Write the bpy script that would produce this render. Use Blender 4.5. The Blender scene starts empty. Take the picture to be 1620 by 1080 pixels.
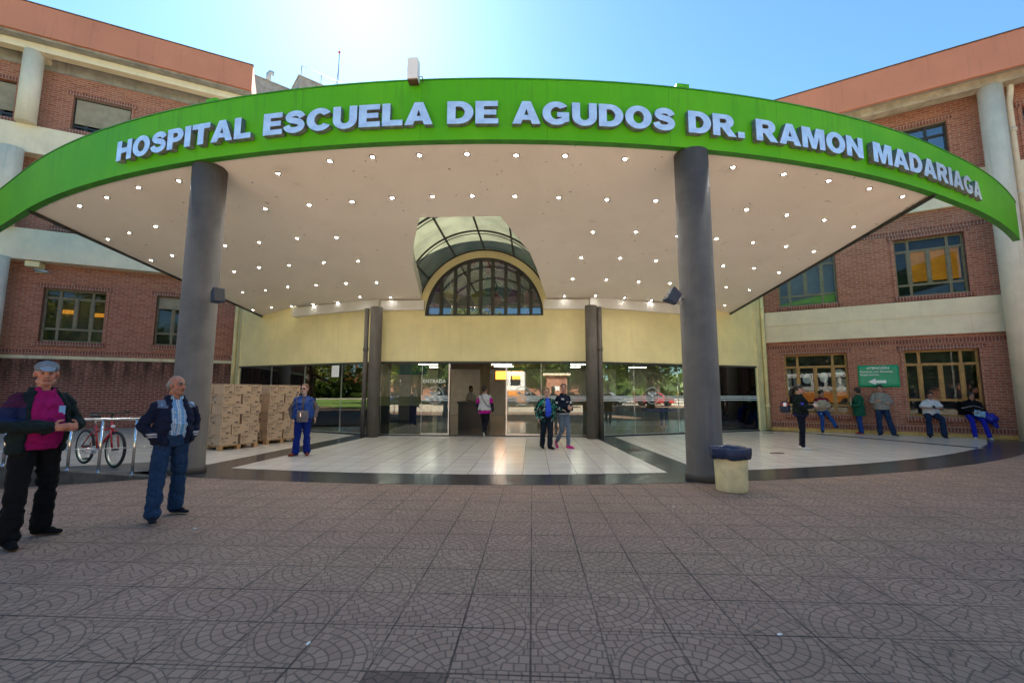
import bpy, bmesh, math, random
from mathutils import Vector, Matrix, noise
R = math.radians
sc = bpy.context.scene
col = sc.collection
# ---------------------------------------------------------------- camera
cam_d = bpy.data.cameras.new('camera'); cam = bpy.data.objects.new('camera', cam_d); col.objects.link(cam)
cam_d.sensor_width = 36.0; cam_d.lens = 36.0 * 701.0 / 1620.0; cam_d.clip_end = 600; cam_d.clip_start = 0.05
cam.matrix_world = Matrix.Translation((1.6845, 0, 1.5)) @ Matrix.Rotation(R(2.633), 4, 'Z') @ Matrix.Rotation(R(90 + 6.476), 4, 'X') @ Matrix.Rotation(R(0.132), 4, 'Z')
sc.camera = cam
# ---------------------------------------------------------------- sky, sun, exposure
SUN_EL, SUN_AZ = R(44), R(-23.5)          # azimuth measured clockwise from +Y
w = bpy.data.worlds.new('World'); sc.world = w; w.use_nodes = True
nt = w.node_tree; nt.nodes.clear()
wo = nt.nodes.new('ShaderNodeOutputWorld'); bg = nt.nodes.new('ShaderNodeBackground'); sky = nt.nodes.new('ShaderNodeTexSky')
sky.sky_type = 'NISHITA'; sky.sun_disc = False; sky.sun_elevation = SUN_EL; sky.sun_rotation = SUN_AZ
sky.air_density = 1.0; sky.dust_density = 0.3; sky.ozone_density = 3.0; sky.altitude = 60
bg.inputs['Strength'].default_value = 0.05
tn = nt.nodes.new('ShaderNodeMix'); tn.data_type = 'RGBA'; tn.blend_type = 'MULTIPLY'; tn.inputs[0].default_value = 1; tn.inputs[7].default_value = (.66,.91,.98,1); nt.links.new(sky.outputs[0], tn.inputs[6]); nt.links.new(tn.outputs[2], bg.inputs[0]); nt.links.new(bg.outputs[0], wo.inputs[0])
sd = bpy.data.lights.new('sun', 'SUN'); sd.energy = 5.0; sd.angle = R(0.5); sd.color = (1.0, 0.90, 0.76)
so = bpy.data.objects.new('sun', sd); col.objects.link(so)
dirv = Vector((math.sin(SUN_AZ) * math.cos(SUN_EL), math.cos(SUN_AZ) * math.cos(SUN_EL), math.sin(SUN_EL)))
so.rotation_euler = dirv.to_track_quat('Z', 'Y').to_euler(); so.location = (-10, 20, 30)
sc.view_settings.view_transform = 'Standard'; sc.view_settings.look = 'None'; sc.view_settings.gamma = 1; sc.view_settings.exposure = 2.5
sc.cycles.max_bounces = 8; sc.cycles.transparent_max_bounces = 12; sc.cycles.sample_clamp_indirect = 6.0
sc.cycles.use_denoising = True
# ---------------------------------------------------------------- geometry helpers
class MB:
    def __init__(s): s.v = []; s.f = []; s.m = []; s.sm = []
    def add(s, vs, fs, mi=0, smooth=False):
        o = len(s.v); s.v += [tuple(v) for v in vs]
        for f in fs: s.f.append([o + i for i in f]); s.m.append(mi); s.sm.append(smooth)
    def box(s, x0, x1, y0, y1, z0, z1, mi=0, M=None):
        vs = [Vector(p) for p in ((x0,y0,z0),(x1,y0,z0),(x1,y1,z0),(x0,y1,z0),(x0,y0,z1),(x1,y0,z1),(x1,y1,z1),(x0,y1,z1))]
        if M: vs = [M @ v for v in vs]
        s.add(vs, [(3,2,1,0),(4,5,6,7),(0,1,5,4),(1,2,6,5),(2,3,7,6),(3,0,4,7)], mi)
    def bar(s, a, b, wd, ht, mi=0, up=Vector((0,0,1))):
        a = Vector(a); b = Vector(b); d = (b - a).normalized(); sd_ = d.cross(up)
        if sd_.length < 1e-4: sd_ = d.cross(Vector((0,1,0)))
        sd_.normalize(); u = sd_.cross(d).normalized(); vs = []
        for p in (a, b):
            for q, r in ((-1,-1),(1,-1),(1,1),(-1,1)): vs.append(p + sd_ * q * wd / 2 + u * r * ht / 2)
        s.add(vs, [(0,1,2,3),(7,6,5,4),(0,4,5,1),(1,5,6,2),(2,6,7,3),(3,7,4,0)], mi)
    def tube(s, pts, rad, n=10, mi=0, cap=True, smooth=True):
        pts = [Vector(p) for p in pts]; rad = rad if isinstance(rad, (list, tuple)) else [rad] * len(pts)
        vs = []; fs = []; prev = None
        for i, p in enumerate(pts):
            d = ((pts[min(i+1, len(pts)-1)] - pts[max(i-1, 0)])).normalized()
            if prev is None:
                a = d.orthogonal().normalized()
            else:
                a = (prev - d * prev.dot(d)); a = a.normalized() if a.length > 1e-5 else d.orthogonal().normalized()
            prev = a; b = d.cross(a)
            for k in range(n):
                t = 2 * math.pi * k / n; vs.append(p + (a * math.cos(t) + b * math.sin(t)) * rad[i])
        for i in range(len(pts) - 1):
            for k in range(n): fs.append((i*n+k, i*n+(k+1)%n, (i+1)*n+(k+1)%n, (i+1)*n+k))
        s.add(vs, fs, mi, smooth)
        if cap:
            o = len(s.v) - len(vs); L = len(pts) - 1
            s.f.append([o + k for k in range(n)][::-1]); s.m.append(mi); s.sm.append(False)
            s.f.append([o + L*n + k for k in range(n)]); s.m.append(mi); s.sm.append(False)
    def lathe(s, prof, n=24, c=(0,0,0), mi=0, smooth=True, cap=True, sx=1, sy=1):
        vs = []; fs = []; c = Vector(c)
        for r, z in prof:
            for k in range(n):
                t = 2*math.pi*k/n; vs.append(c + Vector((r*math.cos(t)*sx, r*math.sin(t)*sy, z)))
        for i in range(len(prof)-1):
            for k in range(n): fs.append((i*n+k, i*n+(k+1)%n, (i+1)*n+(k+1)%n, (i+1)*n+k))
        s.add(vs, fs, mi, smooth)
        if cap:
            o = len(s.v) - len(vs); L = len(prof)-1
            s.f.append([o+k for k in range(n)][::-1]); s.m.append(mi); s.sm.append(False)
            s.f.append([o+L*n+k for k in range(n)]); s.m.append(mi); s.sm.append(False)
    def prism(s, poly, z0, z1, mi=0):
        n = len(poly); vs = [(x,y,z0) for x,y in poly] + [(x,y,z1) for x,y in poly]
        s.add(vs, [list(range(n))[::-1], list(range(n, 2*n))] + [(i,(i+1)%n,n+(i+1)%n,n+i) for i in range(n)], mi)
    def prism_y(s, poly, y0, y1, mi=0):      # polygon in x,z extruded along y
        n = len(poly); vs = [(x,y0,z) for x,z in poly] + [(x,y1,z) for x,z in poly]
        s.add(vs, [list(range(n)), list(range(n, 2*n))[::-1]] + [((i+1)%n,i,n+i,n+(i+1)%n) for i in range(n)], mi)
    def ell(s, c, r, M=None, n=12, m=8, mi=0):
        vs = []; fs = []; c = Vector(c)
        for j in range(m+1):
            ph = math.pi*j/m
            for k in range(n):
                t = 2*math.pi*k/n; v = Vector((r[0]*math.sin(ph)*math.cos(t), r[1]*math.sin(ph)*math.sin(t), r[2]*math.cos(ph)))
                if M: v = M @ v
                vs.append(c + v)
        for j in range(m):
            for k in range(n): fs.append((j*n+k, (j+1)*n+k, (j+1)*n+(k+1)%n, j*n+(k+1)%n))
        s.add(vs, fs, mi, True)
    def cap(s, a, b, ra, rb, fl=1.0, side=None, n=10):
        """tapered capsule; fl flattens it across the side vector's normal"""
        a = Vector(a); b = Vector(b); d = (b-a); L = d.length; d = d.normalized() if L > 1e-6 else Vector((0,0,1))
        u = Vector(side) if side is not None else d.orthogonal()
        u = (u - d*u.dot(d)); u = u.normalized() if u.length > 1e-5 else d.orthogonal().normalized(); w_ = d.cross(u)
        rings = []
        for t in (-1,-.8,-.45,0): rings.append((a + d*ra*t, ra*math.sqrt(max(0,1-t*t)) + 1e-4))
        for t in (.5,): rings.append((a + (b-a)*t, (ra+rb)/2))
        for t in (0,.45,.8,1): rings.append((b + d*rb*t, rb*math.sqrt(max(0,1-t*t)) + 1e-4))
        vs = []; fs = []
        for p, r in rings:
            for k in range(n):
                t = 2*math.pi*k/n; vs.append(p + u*r*math.cos(t) + w_*r*fl*math.sin(t))
        for i in range(len(rings)-1):
            for k in range(n): fs.append((i*n+k, i*n+(k+1)%n, (i+1)*n+(k+1)%n, (i+1)*n+k))
        L_ = len(rings)-1
        fs.append(list(range(n))[::-1]); fs.append([L_*n+k for k in range(n)])
        s.add(vs, fs, 0, True)
    def loft(s, rings, mi=0, close=True, smooth=True):
        n = len(rings[0]); vs = [p for r in rings for p in r]; fs = []
        for i in range(len(rings)-1):
            for k in range(n): fs.append((i*n+k, i*n+(k+1)%n, (i+1)*n+(k+1)%n, (i+1)*n+k))
        if close: fs.append(list(range(n))[::-1]); fs.append([(len(rings)-1)*n+k for k in range(n)])
        s.add(vs, fs, mi, smooth)
    def mesh(s, name, mats):
        me = bpy.data.meshes.new(name); me.from_pydata(s.v, [], s.f)
        for m_ in (mats if isinstance(mats, (list, tuple)) else [mats]): me.materials.append(m_)
        me.polygons.foreach_set('material_index', s.m); me.polygons.foreach_set('use_smooth', s.sm); me.update(); return me
    def build(s, name, mats, parent=None, loc=None, rot=None, bevel=0, recalc=False):
        me = s.mesh(name, mats)
        if recalc:
            bm = bmesh.new(); bm.from_mesh(me); bmesh.ops.recalc_face_normals(bm, faces=bm.faces); bm.to_mesh(me); bm.free()
        o = bpy.data.objects.new(name, me); col.objects.link(o)
        if parent: o.parent = parent
        if loc: o.location = loc
        if rot: o.rotation_euler = rot
        if bevel:
            b = o.modifiers.new('bevel', 'BEVEL'); b.width = bevel; b.segments = 2; b.limit_method = 'ANGLE'; b.angle_limit = R(50)
        return o
def tag(o, label=None, cat=None, group=None, kind=None):
    if label: o['label'] = label
    if cat: o['category'] = cat
    if group: o['group'] = group
    if kind: o['kind'] = kind
    return o
def empty(name, loc=(0,0,0), rz=0, label=None, cat=None, group=None, kind=None):
    o = bpy.data.objects.new(name, None); col.objects.link(o); o.location = loc; o.rotation_euler = (0,0,rz); o.empty_display_size = .2
    return tag(o, label, cat, group, kind)
def copy_tree(o, parent=None):
    c = o.copy(); col.objects.link(c)
    if parent: c.parent = parent
    for ch in list(o.children): copy_tree(ch, c)
    return c
_text_cache = {}
def text_mesh(txt, size, ext, mat_, off=0.0, bold_x=1.0, align='LEFT', res=3):
    key = (txt, size, ext, mat_.name, off, bold_x, align)
    if key in _text_cache: return _text_cache[key]
    cu = bpy.data.curves.new('text', 'FONT'); cu.body = txt; cu.size = size; cu.extrude = ext; cu.offset = off; cu.align_x = align; cu.resolution_u = res
    t = bpy.data.objects.new('text', cu); col.objects.link(t); bpy.context.view_layer.update()
    dg = bpy.context.evaluated_depsgraph_get(); me = bpy.data.meshes.new_from_object(t.evaluated_get(dg))
    bpy.data.objects.remove(t); bpy.data.curves.remove(cu)
    if bold_x != 1.0: me.transform(Matrix.Diagonal((bold_x,1,1,1)))
    me.materials.clear(); me.materials.append(mat_); _text_cache[key] = me
    return me
# ---------------------------------------------------------------- materials
class X:
    """tiny expression wrapper over shader math nodes"""
    nt = None
    def __init__(s, sock): s.s = sock
    @staticmethod
    def op(o, *a, clamp=False):
        n = X.nt.nodes.new('ShaderNodeMath'); n.operation = o; n.use_clamp = clamp
        for i, v in enumerate(a):
            if isinstance(v, X): X.nt.links.new(v.s, n.inputs[i])
            else: n.inputs[i].default_value = v
        return X(n.outputs[0])
    def __add__(s, o): return X.op('ADD', s, o)
    def __radd__(s, o): return X.op('ADD', o, s)
    def __sub__(s, o): return X.op('SUBTRACT', s, o)
    def __rsub__(s, o): return X.op('SUBTRACT', o, s)
    def __mul__(s, o): return X.op('MULTIPLY', s, o)
    def __rmul__(s, o): return X.op('MULTIPLY', o, s)
    def __truediv__(s, o): return X.op('DIVIDE', s, o)
    def floor(s): return X.op('FLOOR', s)
    def fract(s): return X.op('FRACT', s)
    def abs(s): return X.op('ABSOLUTE', s)
    def lt(s, o): return X.op('LESS_THAN', s, o)
    def gt(s, o): return X.op('GREATER_THAN', s, o)
    def max(s, o): return X.op('MAXIMUM', s, o)
    def min(s, o): return X.op('MINIMUM', s, o)
    def mix(s, a, b): return a * (1.0 - s) + b * s          # s=0 -> a
    def ss(s, lo, hi):
        n = X.nt.nodes.new('ShaderNodeMapRange'); n.interpolation_type = 'SMOOTHSTEP'; X.nt.links.new(s.s, n.inputs[0])
        n.inputs[1].default_value = lo; n.inputs[2].default_value = hi; return X(n.outputs[0])
def newmat(name):
    m = bpy.data.materials.new(name); m.use_nodes = True; nt = m.node_tree; nt.nodes.clear(); X.nt = nt
    out = nt.nodes.new('ShaderNodeOutputMaterial'); p = nt.nodes.new('ShaderNodeBsdfPrincipled'); nt.links.new(p.outputs[0], out.inputs[0])
    return m, nt, p, out
def L(nt, a, b): nt.links.new(a.s if isinstance(a, X) else a, b)
def coords(nt, kind='Object', scale=(1,1,1)):
    t = nt.nodes.new('ShaderNodeTexCoord'); mp = nt.nodes.new('ShaderNodeMapping'); mp.inputs['Scale'].default_value = scale
    nt.links.new(t.outputs[kind], mp.inputs[0]); return mp.outputs[0]
def geopos(nt):
    return nt.nodes.new('ShaderNodeNewGeometry').outputs['Position']
def noise_(nt, vec, scale, detail=4, rough=.55, dist=0):
    n = nt.nodes.new('ShaderNodeTexNoise'); n.inputs['Scale'].default_value = scale; n.inputs['Detail'].default_value = detail
    n.inputs['Roughness'].default_value = rough; n.inputs['Distortion'].default_value = dist
    nt.links.new(vec, n.inputs['Vector']); return X(n.outputs['Fac'])
def mixc(nt, fac, a, b, mode='MIX'):
    n = nt.nodes.new('ShaderNodeMix'); n.data_type = 'RGBA'; n.blend_type = mode
    for s_, v in ((n.inputs[0], fac), (n.inputs[6], a), (n.inputs[7], b)):
        if isinstance(v, X): nt.links.new(v.s, s_)
        elif hasattr(v, 'is_linked'): nt.links.new(v, s_)
        elif isinstance(v, (int, float)): s_.default_value = v
        else: s_.default_value = (*v, 1) if len(v) == 3 else v
    return n.outputs[2]
def bump_(nt, p, h, strength=.3, dist=.01):
    b = nt.nodes.new('ShaderNodeBump'); b.inputs['Strength'].default_value = strength; b.inputs['Distance'].default_value = dist
    L(nt, h, b.inputs['Height']); nt.links.new(b.outputs[0], p.inputs['Normal'])
def mat(name, c, rough=.6, metal=0, var=.12, vs=3.0, bump=0, bs=40, bd=.004, spec=.5, streak=0, dirt=None, emis=None, coat=0, sheen=0, geo=False):
    m, nt, p, out = newmat(name)
    v = geopos(nt) if geo else coords(nt)
    base = c
    if var:
        n = noise_(nt, v, vs, 5, .6)
        base = mixc(nt, n.ss(.3, .7), tuple(x*(1-var) for x in c), tuple(min(1, x*(1+var)) for x in c))
    if streak:
        mp = nt.nodes.new('ShaderNodeMapping'); mp.inputs['Scale'].default_value = (7, 7, .5); nt.links.new(v, mp.inputs[0])
        n2 = noise_(nt, mp.outputs[0], 1.0, 5, .6).ss(.52, .72) * streak
        base = mixc(nt, n2, base, tuple(x*.35 for x in c) if dirt is None else dirt)
    elif dirt is not None:
        n2 = noise_(nt, v, 1.3, 6, .65).ss(.55, .8) * .6
        base = mixc(nt, n2, base, dirt)
    if hasattr(base, 'is_linked'): nt.links.new(base, p.inputs['Base Color'])
    else: p.inputs['Base Color'].default_value = (*c, 1)
    p.inputs['Roughness'].default_value = rough; p.inputs['Metallic'].default_value = metal; p.inputs['Specular IOR Level'].default_value = spec
    if coat: p.inputs['Coat Weight'].default_value = coat; p.inputs['Coat Roughness'].default_value = .05
    if sheen: p.inputs['Sheen Weight'].default_value = sheen
    if bump: bump_(nt, p, noise_(nt, v, bs, 4, .6), bump, bd)
    if emis: p.inputs['Emission Color'].default_value = (*c, 1); p.inputs['Emission Strength'].default_value = emis
    return m
def brick_mat(name, c1=(.33,.11,.062), c2=(.48,.185,.11), mortar=(.46,.34,.28), bw=.27, rh=.088, vertical=False, stain=0.0):
    m, nt, p, out = newmat(name)
    t = nt.nodes.new('ShaderNodeTexCoord'); s_ = nt.nodes.new('ShaderNodeSeparateXYZ'); nt.links.new(t.outputs['Object'], s_.inputs[0])
    ad = X(s_.outputs[0]) + X(s_.outputs[1])
    cb = nt.nodes.new('ShaderNodeCombineXYZ')
    if vertical: L(nt, X(s_.outputs[2]), cb.inputs[0]); L(nt, ad, cb.inputs[1])
    else: L(nt, ad, cb.inputs[0]); L(nt, X(s_.outputs[2]), cb.inputs[1])
    # slight waviness of the courses
    wn = nt.nodes.new('ShaderNodeTexNoise'); wn.inputs['Scale'].default_value = 9; nt.links.new(cb.outputs[0], wn.inputs['Vector'])
    va = nt.nodes.new('ShaderNodeVectorMath'); va.operation = 'MULTIPLY_ADD'; nt.links.new(wn.outputs['Color'], va.inputs[0]); va.inputs[1].default_value = (.012,.012,0); nt.links.new(cb.outputs[0], va.inputs[2])
    b = nt.nodes.new('ShaderNodeTexBrick'); nt.links.new(va.outputs[0], b.inputs['Vector'])
    b.offset = 0.0 if vertical else .5; b.inputs['Scale'].default_value = 1; b.inputs['Brick Width'].default_value = bw; b.inputs['Row Height'].default_value = rh
    b.inputs['Mortar Size'].default_value = .011; b.inputs['Mortar Smooth'].default_value = .25; b.inputs['Bias'].default_value = 0
    b.inputs['Color1'].default_value = (*c1,1); b.inputs['Color2'].default_value = (*c2,1); b.inputs['Mortar'].default_value = (*mortar,1)
    n1 = noise_(nt, cb.outputs[0], .9, 6, .7); n2 = noise_(nt, cb.outputs[0], 22, 3, .7)
    cc = mixc(nt, n2.ss(.35,.75)*.55, b.outputs['Color'], tuple(x*.55 for x in c1))
    cc = mixc(nt, n1.ss(.5,.75)*.35, cc, (.40,.24,.18))
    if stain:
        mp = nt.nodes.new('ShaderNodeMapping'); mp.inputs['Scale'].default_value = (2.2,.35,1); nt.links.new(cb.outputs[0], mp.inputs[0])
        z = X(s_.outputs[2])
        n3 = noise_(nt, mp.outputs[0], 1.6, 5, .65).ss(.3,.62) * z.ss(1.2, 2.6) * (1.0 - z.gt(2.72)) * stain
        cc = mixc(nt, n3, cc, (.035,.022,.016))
    nt.links.new(cc, p.inputs['Base Color']); p.inputs['Roughness'].default_value = .85; p.inputs['Specular IOR Level'].default_value = .25
    bump_(nt, p, (1.0 - X(b.outputs['Fac'])) + n2*.35, .8, .008)
    return m
def glass_mat(name, tint=(.82,.88,.86), refl=.16, k=1.0, rough=0.0):
    m, nt, p, out = newmat(name); nt.nodes.remove(p)
    tr = nt.nodes.new('ShaderNodeBsdfTransparent'); tr.inputs[0].default_value = (*tint,1)
    gl = nt.nodes.new('ShaderNodeBsdfGlossy'); gl.inputs['Roughness'].default_value = rough; gl.inputs[0].default_value = (.95,.98,1,1)
    fr = nt.nodes.new('ShaderNodeFresnel'); fr.inputs[0].default_value = 1.5
    f = X.op('ADD', X(fr.outputs[0]) * k, refl, clamp=True)
    mx = nt.nodes.new('ShaderNodeMixShader'); L(nt, f, mx.inputs[0]); nt.links.new(tr.outputs[0], mx.inputs[1]); nt.links.new(gl.outputs[0], mx.inputs[2])
    nt.links.new(mx.outputs[0], out.inputs[0]); return m
def paving_mat():
    m, nt, p, out = newmat('stamped_paving')
    pos = geopos(nt); s_ = nt.nodes.new('ShaderNodeSeparateXYZ'); nt.links.new(pos, s_.inputs[0])
    T = .44
    wob = nt.nodes.new('ShaderNodeTexNoise'); wob.inputs['Scale'].default_value = 14; nt.links.new(pos, wob.inputs['Vector'])
    ws = nt.nodes.new('ShaderNodeSeparateColor'); nt.links.new(wob.outputs['Color'], ws.inputs[0])
    ux = (X(s_.outputs[0]) + 100.0 - .03) / T; uy = (X(s_.outputs[1]) + 100.0 + .07) / (T*1.06)
    ix, iy = ux.floor(), uy.floor(); fx, fy = ux.fract(), uy.fract()
    dx = (X(ws.outputs[0]) - .5) * .05; dy = (X(ws.outputs[1]) - .5) * .05
    # circle centre sits on one corner of each slab: mirrored slab to slab, a few laid the wrong way round
    wn = nt.nodes.new('ShaderNodeTexWhiteNoise'); wn.noise_dimensions = '2D'; cb = nt.nodes.new('ShaderNodeCombineXYZ'); L(nt, ix, cb.inputs[0]); L(nt, iy, cb.inputs[1]); nt.links.new(cb.outputs[0], wn.inputs['Vector'])
    rnd = X(wn.outputs['Value'])
    px = (ix * .5).fract() * 2.0; py = ((iy + (ix*.5).floor()) * .5).fract() * 2.0
    px = X.op('ABSOLUTE', px - rnd.gt(.82)); 
    cx = px.mix(fx, 1.0 - fx) + dx; cy = py.mix(fy, 1.0 - fy) + dy
    r = X.op('SQRT', cx*cx + cy*cy); ang = X.op('ARCTAN2', cy, cx)
    NR = 6.5
    rr = r * NR; ring = rr.floor(); rf = rr.fract()
    cnt = X.op('ROUND', (ring + .5) * 1.35 + .6)
    off = X.op('FRACT', ring * .618 + rnd)
    af = (ang / 1.5708 * cnt + off).fract()
    inc = r.lt(1.0)
    ewr = X.op('MINIMUM', rf, 1.0 - rf) / NR
    ewa = X.op('MINIMUM', af, 1.0 - af) * 1.5708 * r / cnt
    e1 = X.op('MINIMUM', ewr, ewa)
    gx = (cx*NR + (cy*NR).floor()*.37); gy = cy*NR
    gxf, gyf = gx.fract(), gy.fract()
    e2 = X.op('MINIMUM', X.op('MINIMUM', gxf, 1.0-gxf), X.op('MINIMUM', gyf, 1.0-gyf)) / NR
    e2 = X.op('MINIMUM', e2, (r - 1.0).abs())
    e = inc.mix(e2, e1)
    joint = e.ss(.004, .017)                 # 0 in the little joints, 1 on the cobbles
    fx0 = X.op('MINIMUM', fx, 1.0-fx); fy0 = X.op('MINIMUM', fy, 1.0-fy)
    tile = X.op('MINIMUM', fx0, fy0).ss(.006, .022)
    # colour per cobble
    w2 = nt.nodes.new('ShaderNodeTexWhiteNoise'); w2.noise_dimensions = '4D'; cb2 = nt.nodes.new('ShaderNodeCombineXYZ')
    L(nt, ix + inc.mix(gx.floor()*.13, ring*.1), cb2.inputs[0]); L(nt, iy + inc.mix(gy.floor()*.17, (ang/1.5708*cnt + off).floor()*.07), cb2.inputs[1])
    nt.links.new(cb2.outputs[0], w2.inputs['Vector']); cr = X(w2.outputs['Value'])
    big = noise_(nt, pos, .55, 5, .6); fine = noise_(nt, pos, 160, 3, .7); med = noise_(nt, pos, 3.5, 5, .65)
    base = mixc(nt, cr, (.285,.180,.128), (.38,.250,.178))
    base = mixc(nt, rnd * .35, base, (.30,.19,.14))
    base = mixc(nt, big.ss(.4,.7)*.45, base, (.20,.135,.10))
    base = mixc(nt, med.ss(.5,.8)*.4, base, (.33,.235,.17))
    base = mixc(nt, fine.ss(.45,.75)*.35, base, (.10,.075,.06))
    # one slab replaced by a darker one
    dk = (ix - 229.0).abs().lt(.5) * (iy - 219.0).abs().lt(.5)
    base = mixc(nt, dk * .6, base, (.055,.03,.027))
    base = mixc(nt, (1.0 - joint) * .58, base, (.032,.026,.025))
    gaps = noise_(nt, pos, 1.1, 3, .6).ss(.35,.65)
    base = mixc(nt, (1.0 - tile) * (gaps*.45 + .45), base, (.016,.013,.013))
    stain = noise_(nt, pos, .9, 6, .75).ss(.56,.72)
    base = mixc(nt, stain*.35, base, (.10,.07,.055))
    gum = nt.nodes.new('ShaderNodeTexVoronoi'); gum.inputs['Scale'].default_value = 1.7; nt.links.new(pos, gum.inputs['Vector'])
    base = mixc(nt, (1.0 - X(gum.outputs['Distance']).ss(.02,.035))*.6, base, (.05,.04,.035))
    spot = noise_(nt, pos, 5.0, 2, .5).ss(.71,.74)
    base = mixc(nt, spot * .5, base, (.05,.042,.04))
    nt.links.new(base, p.inputs['Base Color'])
    L(nt, 0.62 + fine*.2, p.inputs['Roughness']); p.inputs['Specular IOR Level'].default_value = .4
    bump_(nt, p, joint*.7 + tile*.5 + fine*.22 + cr*.12, .7, .006)
    return m
def porch_mat():
    m, nt, p, out = newmat('polished_floor_tiles')
    pos = geopos(nt); s_ = nt.nodes.new('ShaderNodeSeparateXYZ'); nt.links.new(pos, s_.inputs[0])
    b = nt.nodes.new('ShaderNodeTexBrick'); nt.links.new(pos, b.inputs['Vector']); b.offset = 0.0
    b.inputs['Brick Width'].default_value = .5; b.inputs['Row Height'].default_value = .5; b.inputs['Mortar Size'].default_value = .005; b.inputs['Scale'].default_value = 1
    b.inputs['Color1'].default_value = (.68,.63,.56,1); b.inputs['Color2'].default_value = (.74,.69,.62,1); b.inputs['Mortar'].default_value = (.20,.18,.16,1); b.inputs['Mortar Smooth'].default_value = .2
    n = noise_(nt, pos, 1.4, 6, .6); n2 = noise_(nt, pos, 60, 3, .7)
    c = mixc(nt, n.ss(.4,.75)*.4, b.outputs['Color'], (.50,.46,.40)); c = mixc(nt, n2.ss(.5,.8)*.25, c, (.35,.32,.28))
    nt.links.new(c, p.inputs['Base Color']); L(nt, n*.14 + .10, p.inputs['Roughness']); p.inputs['Specular IOR Level'].default_value = .7
    bump_(nt, p, n*.6 + (1.0 - X(b.outputs['Fac']))*.3, .06, .01)
    return m
M = {}
M['paving'] = paving_mat(); M['porch'] = porch_mat()
M['granite'] = mat('dark_granite', (.045,.045,.048), .22, var=.25, vs=25, spec=.6, bump=.05)
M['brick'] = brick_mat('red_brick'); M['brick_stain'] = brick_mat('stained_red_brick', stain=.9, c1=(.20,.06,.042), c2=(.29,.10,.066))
M['soldier'] = brick_mat('upright_brick', vertical=True, bw=.17, rh=.088, c1=(.20,.06,.042), c2=(.30,.105,.07))
def fascia_mat():
    m, nt, p, out = newmat('green_paint'); pos = geopos(nt); s_ = nt.nodes.new('ShaderNodeSeparateXYZ'); nt.links.new(pos, s_.inputs[0])
    an = X.op('ARCTAN2', X(s_.outputs[0]), 31.0 - X(s_.outputs[1])); f = (an*10.5 + 50.13).fract(); seam = X.op('MINIMUM', f, 1.0 - f).ss(.0012, .005)
    mp = nt.nodes.new('ShaderNodeMapping'); mp.inputs['Scale'].default_value = (5,5,.35); nt.links.new(pos, mp.inputs[0])
    n1 = noise_(nt, pos, .5, 5, .6); n2 = noise_(nt, mp.outputs[0], 1.6, 6, .7).ss(.50,.75); n3 = noise_(nt, pos, 7, 5, .7).ss(.62,.75); hz = X(s_.outputs[2]).ss(6.0, 7.1)
    c = mixc(nt, n1.ss(.3,.7), (.075,.39,.005), (.115,.46,.010)); c = mixc(nt, n2*(hz*.45+.08), c, (.05,.17,.02)); c = mixc(nt, n3*.18, c, (.16,.42,.08)); c = mixc(nt, (1.0-seam)*.35, c, (.03,.12,.01))
    nt.links.new(c, p.inputs['Base Color']); L(nt, n1*.2+.45, p.inputs['Roughness']); p.inputs['Specular IOR Level'].default_value = .22; bump_(nt, p, noise_(nt, pos, 1.6, 3, .5)*1.5 + seam*.5 + n3*.1, .22, .02); return m
M['green'] = fascia_mat()
M['green_dark'] = mat('green_shaded_edge', (.04,.24,.012), .5, var=.2, vs=4)  # darker green puts the fascia underside's shade into colour; flashing shares it
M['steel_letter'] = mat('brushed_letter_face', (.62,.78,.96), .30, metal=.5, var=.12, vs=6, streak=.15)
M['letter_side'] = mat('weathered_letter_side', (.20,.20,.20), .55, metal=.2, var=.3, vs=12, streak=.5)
M['soffit'] = None
M['column_grey'] = mat('grey_column_paint', (.112,.098,.084), .62, var=.16, vs=2.0, bump=.15, bs=14, bd=.004, streak=.35, dirt=(.17,.15,.13), spec=.25)
M['yellow'] = mat('yellow_wall_paint', (.82,.71,.37), .7, var=.07, vs=.9, bump=.08, bs=8, streak=.16, dirt=(.52,.42,.22))
M['pale_yellow'] = mat('pale_yellow_paint', (.78,.69,.38), .65, var=.08, vs=3, streak=.5, dirt=(.38,.26,.08))
M['cream'] = mat('cream_render', (.78,.67,.48), .75, var=.06, vs=2, streak=.14, dirt=(.36,.34,.28), bump=.06)
M['cream_col'] = mat('cream_column_render', (.68,.61,.47), .7, var=.08, vs=1.5, streak=.3, dirt=(.34,.33,.22), bump=.05)
M['terracotta'] = mat('terracotta_render', (.54,.205,.12), .75, var=.07, vs=.6, streak=.22, dirt=(.26,.09,.06))
M['concrete'] = mat('bare_concrete', (.30,.28,.25), .85, var=.2, vs=2, streak=.4, dirt=(.12,.10,.08), bump=.15, bs=20)
M['concrete_rust'] = mat('rusty_concrete', (.42,.35,.27), .85, var=.22, vs=3, dirt=(.22,.10,.04), bump=.25, bs=12, bd=.02)
M['white_trim'] = mat('white_trim_paint', (.74,.72,.68), .6, var=.04)
M['frame_dark'] = mat('dark_window_frame', (.028,.030,.026), .45, var=.15)
M['frame_olive'] = mat('olive_window_frame', (.17,.15,.095), .5, var=.2, vs=8)
M['frame_ochre'] = mat('varnished_wood_frame', (.36,.20,.055), .45, var=.25, vs=10)
M['shutter'] = mat('roller_shutter_slats', (.33,.30,.23), .55, var=.15)
M['glass'] = glass_mat('entrance_glass', (.84,.90,.87), .065, 1.0)
M['glass_win'] = glass_mat('window_glass', (.80,.83,.82), .0, .45)
M['glass_up'] = glass_mat('upper_window_glass', (.80,.83,.82), .10, 1.1)
M['aluminium'] = mat('brushed_aluminium', (.62,.64,.66), .3, metal=.9, var=.08, vs=10)
M['chrome'] = mat('polished_steel', (.72,.74,.76), .18, metal=1, var=.03)
M['white'] = mat('white_paint', (.78,.78,.76), .5, var=.03)
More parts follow.
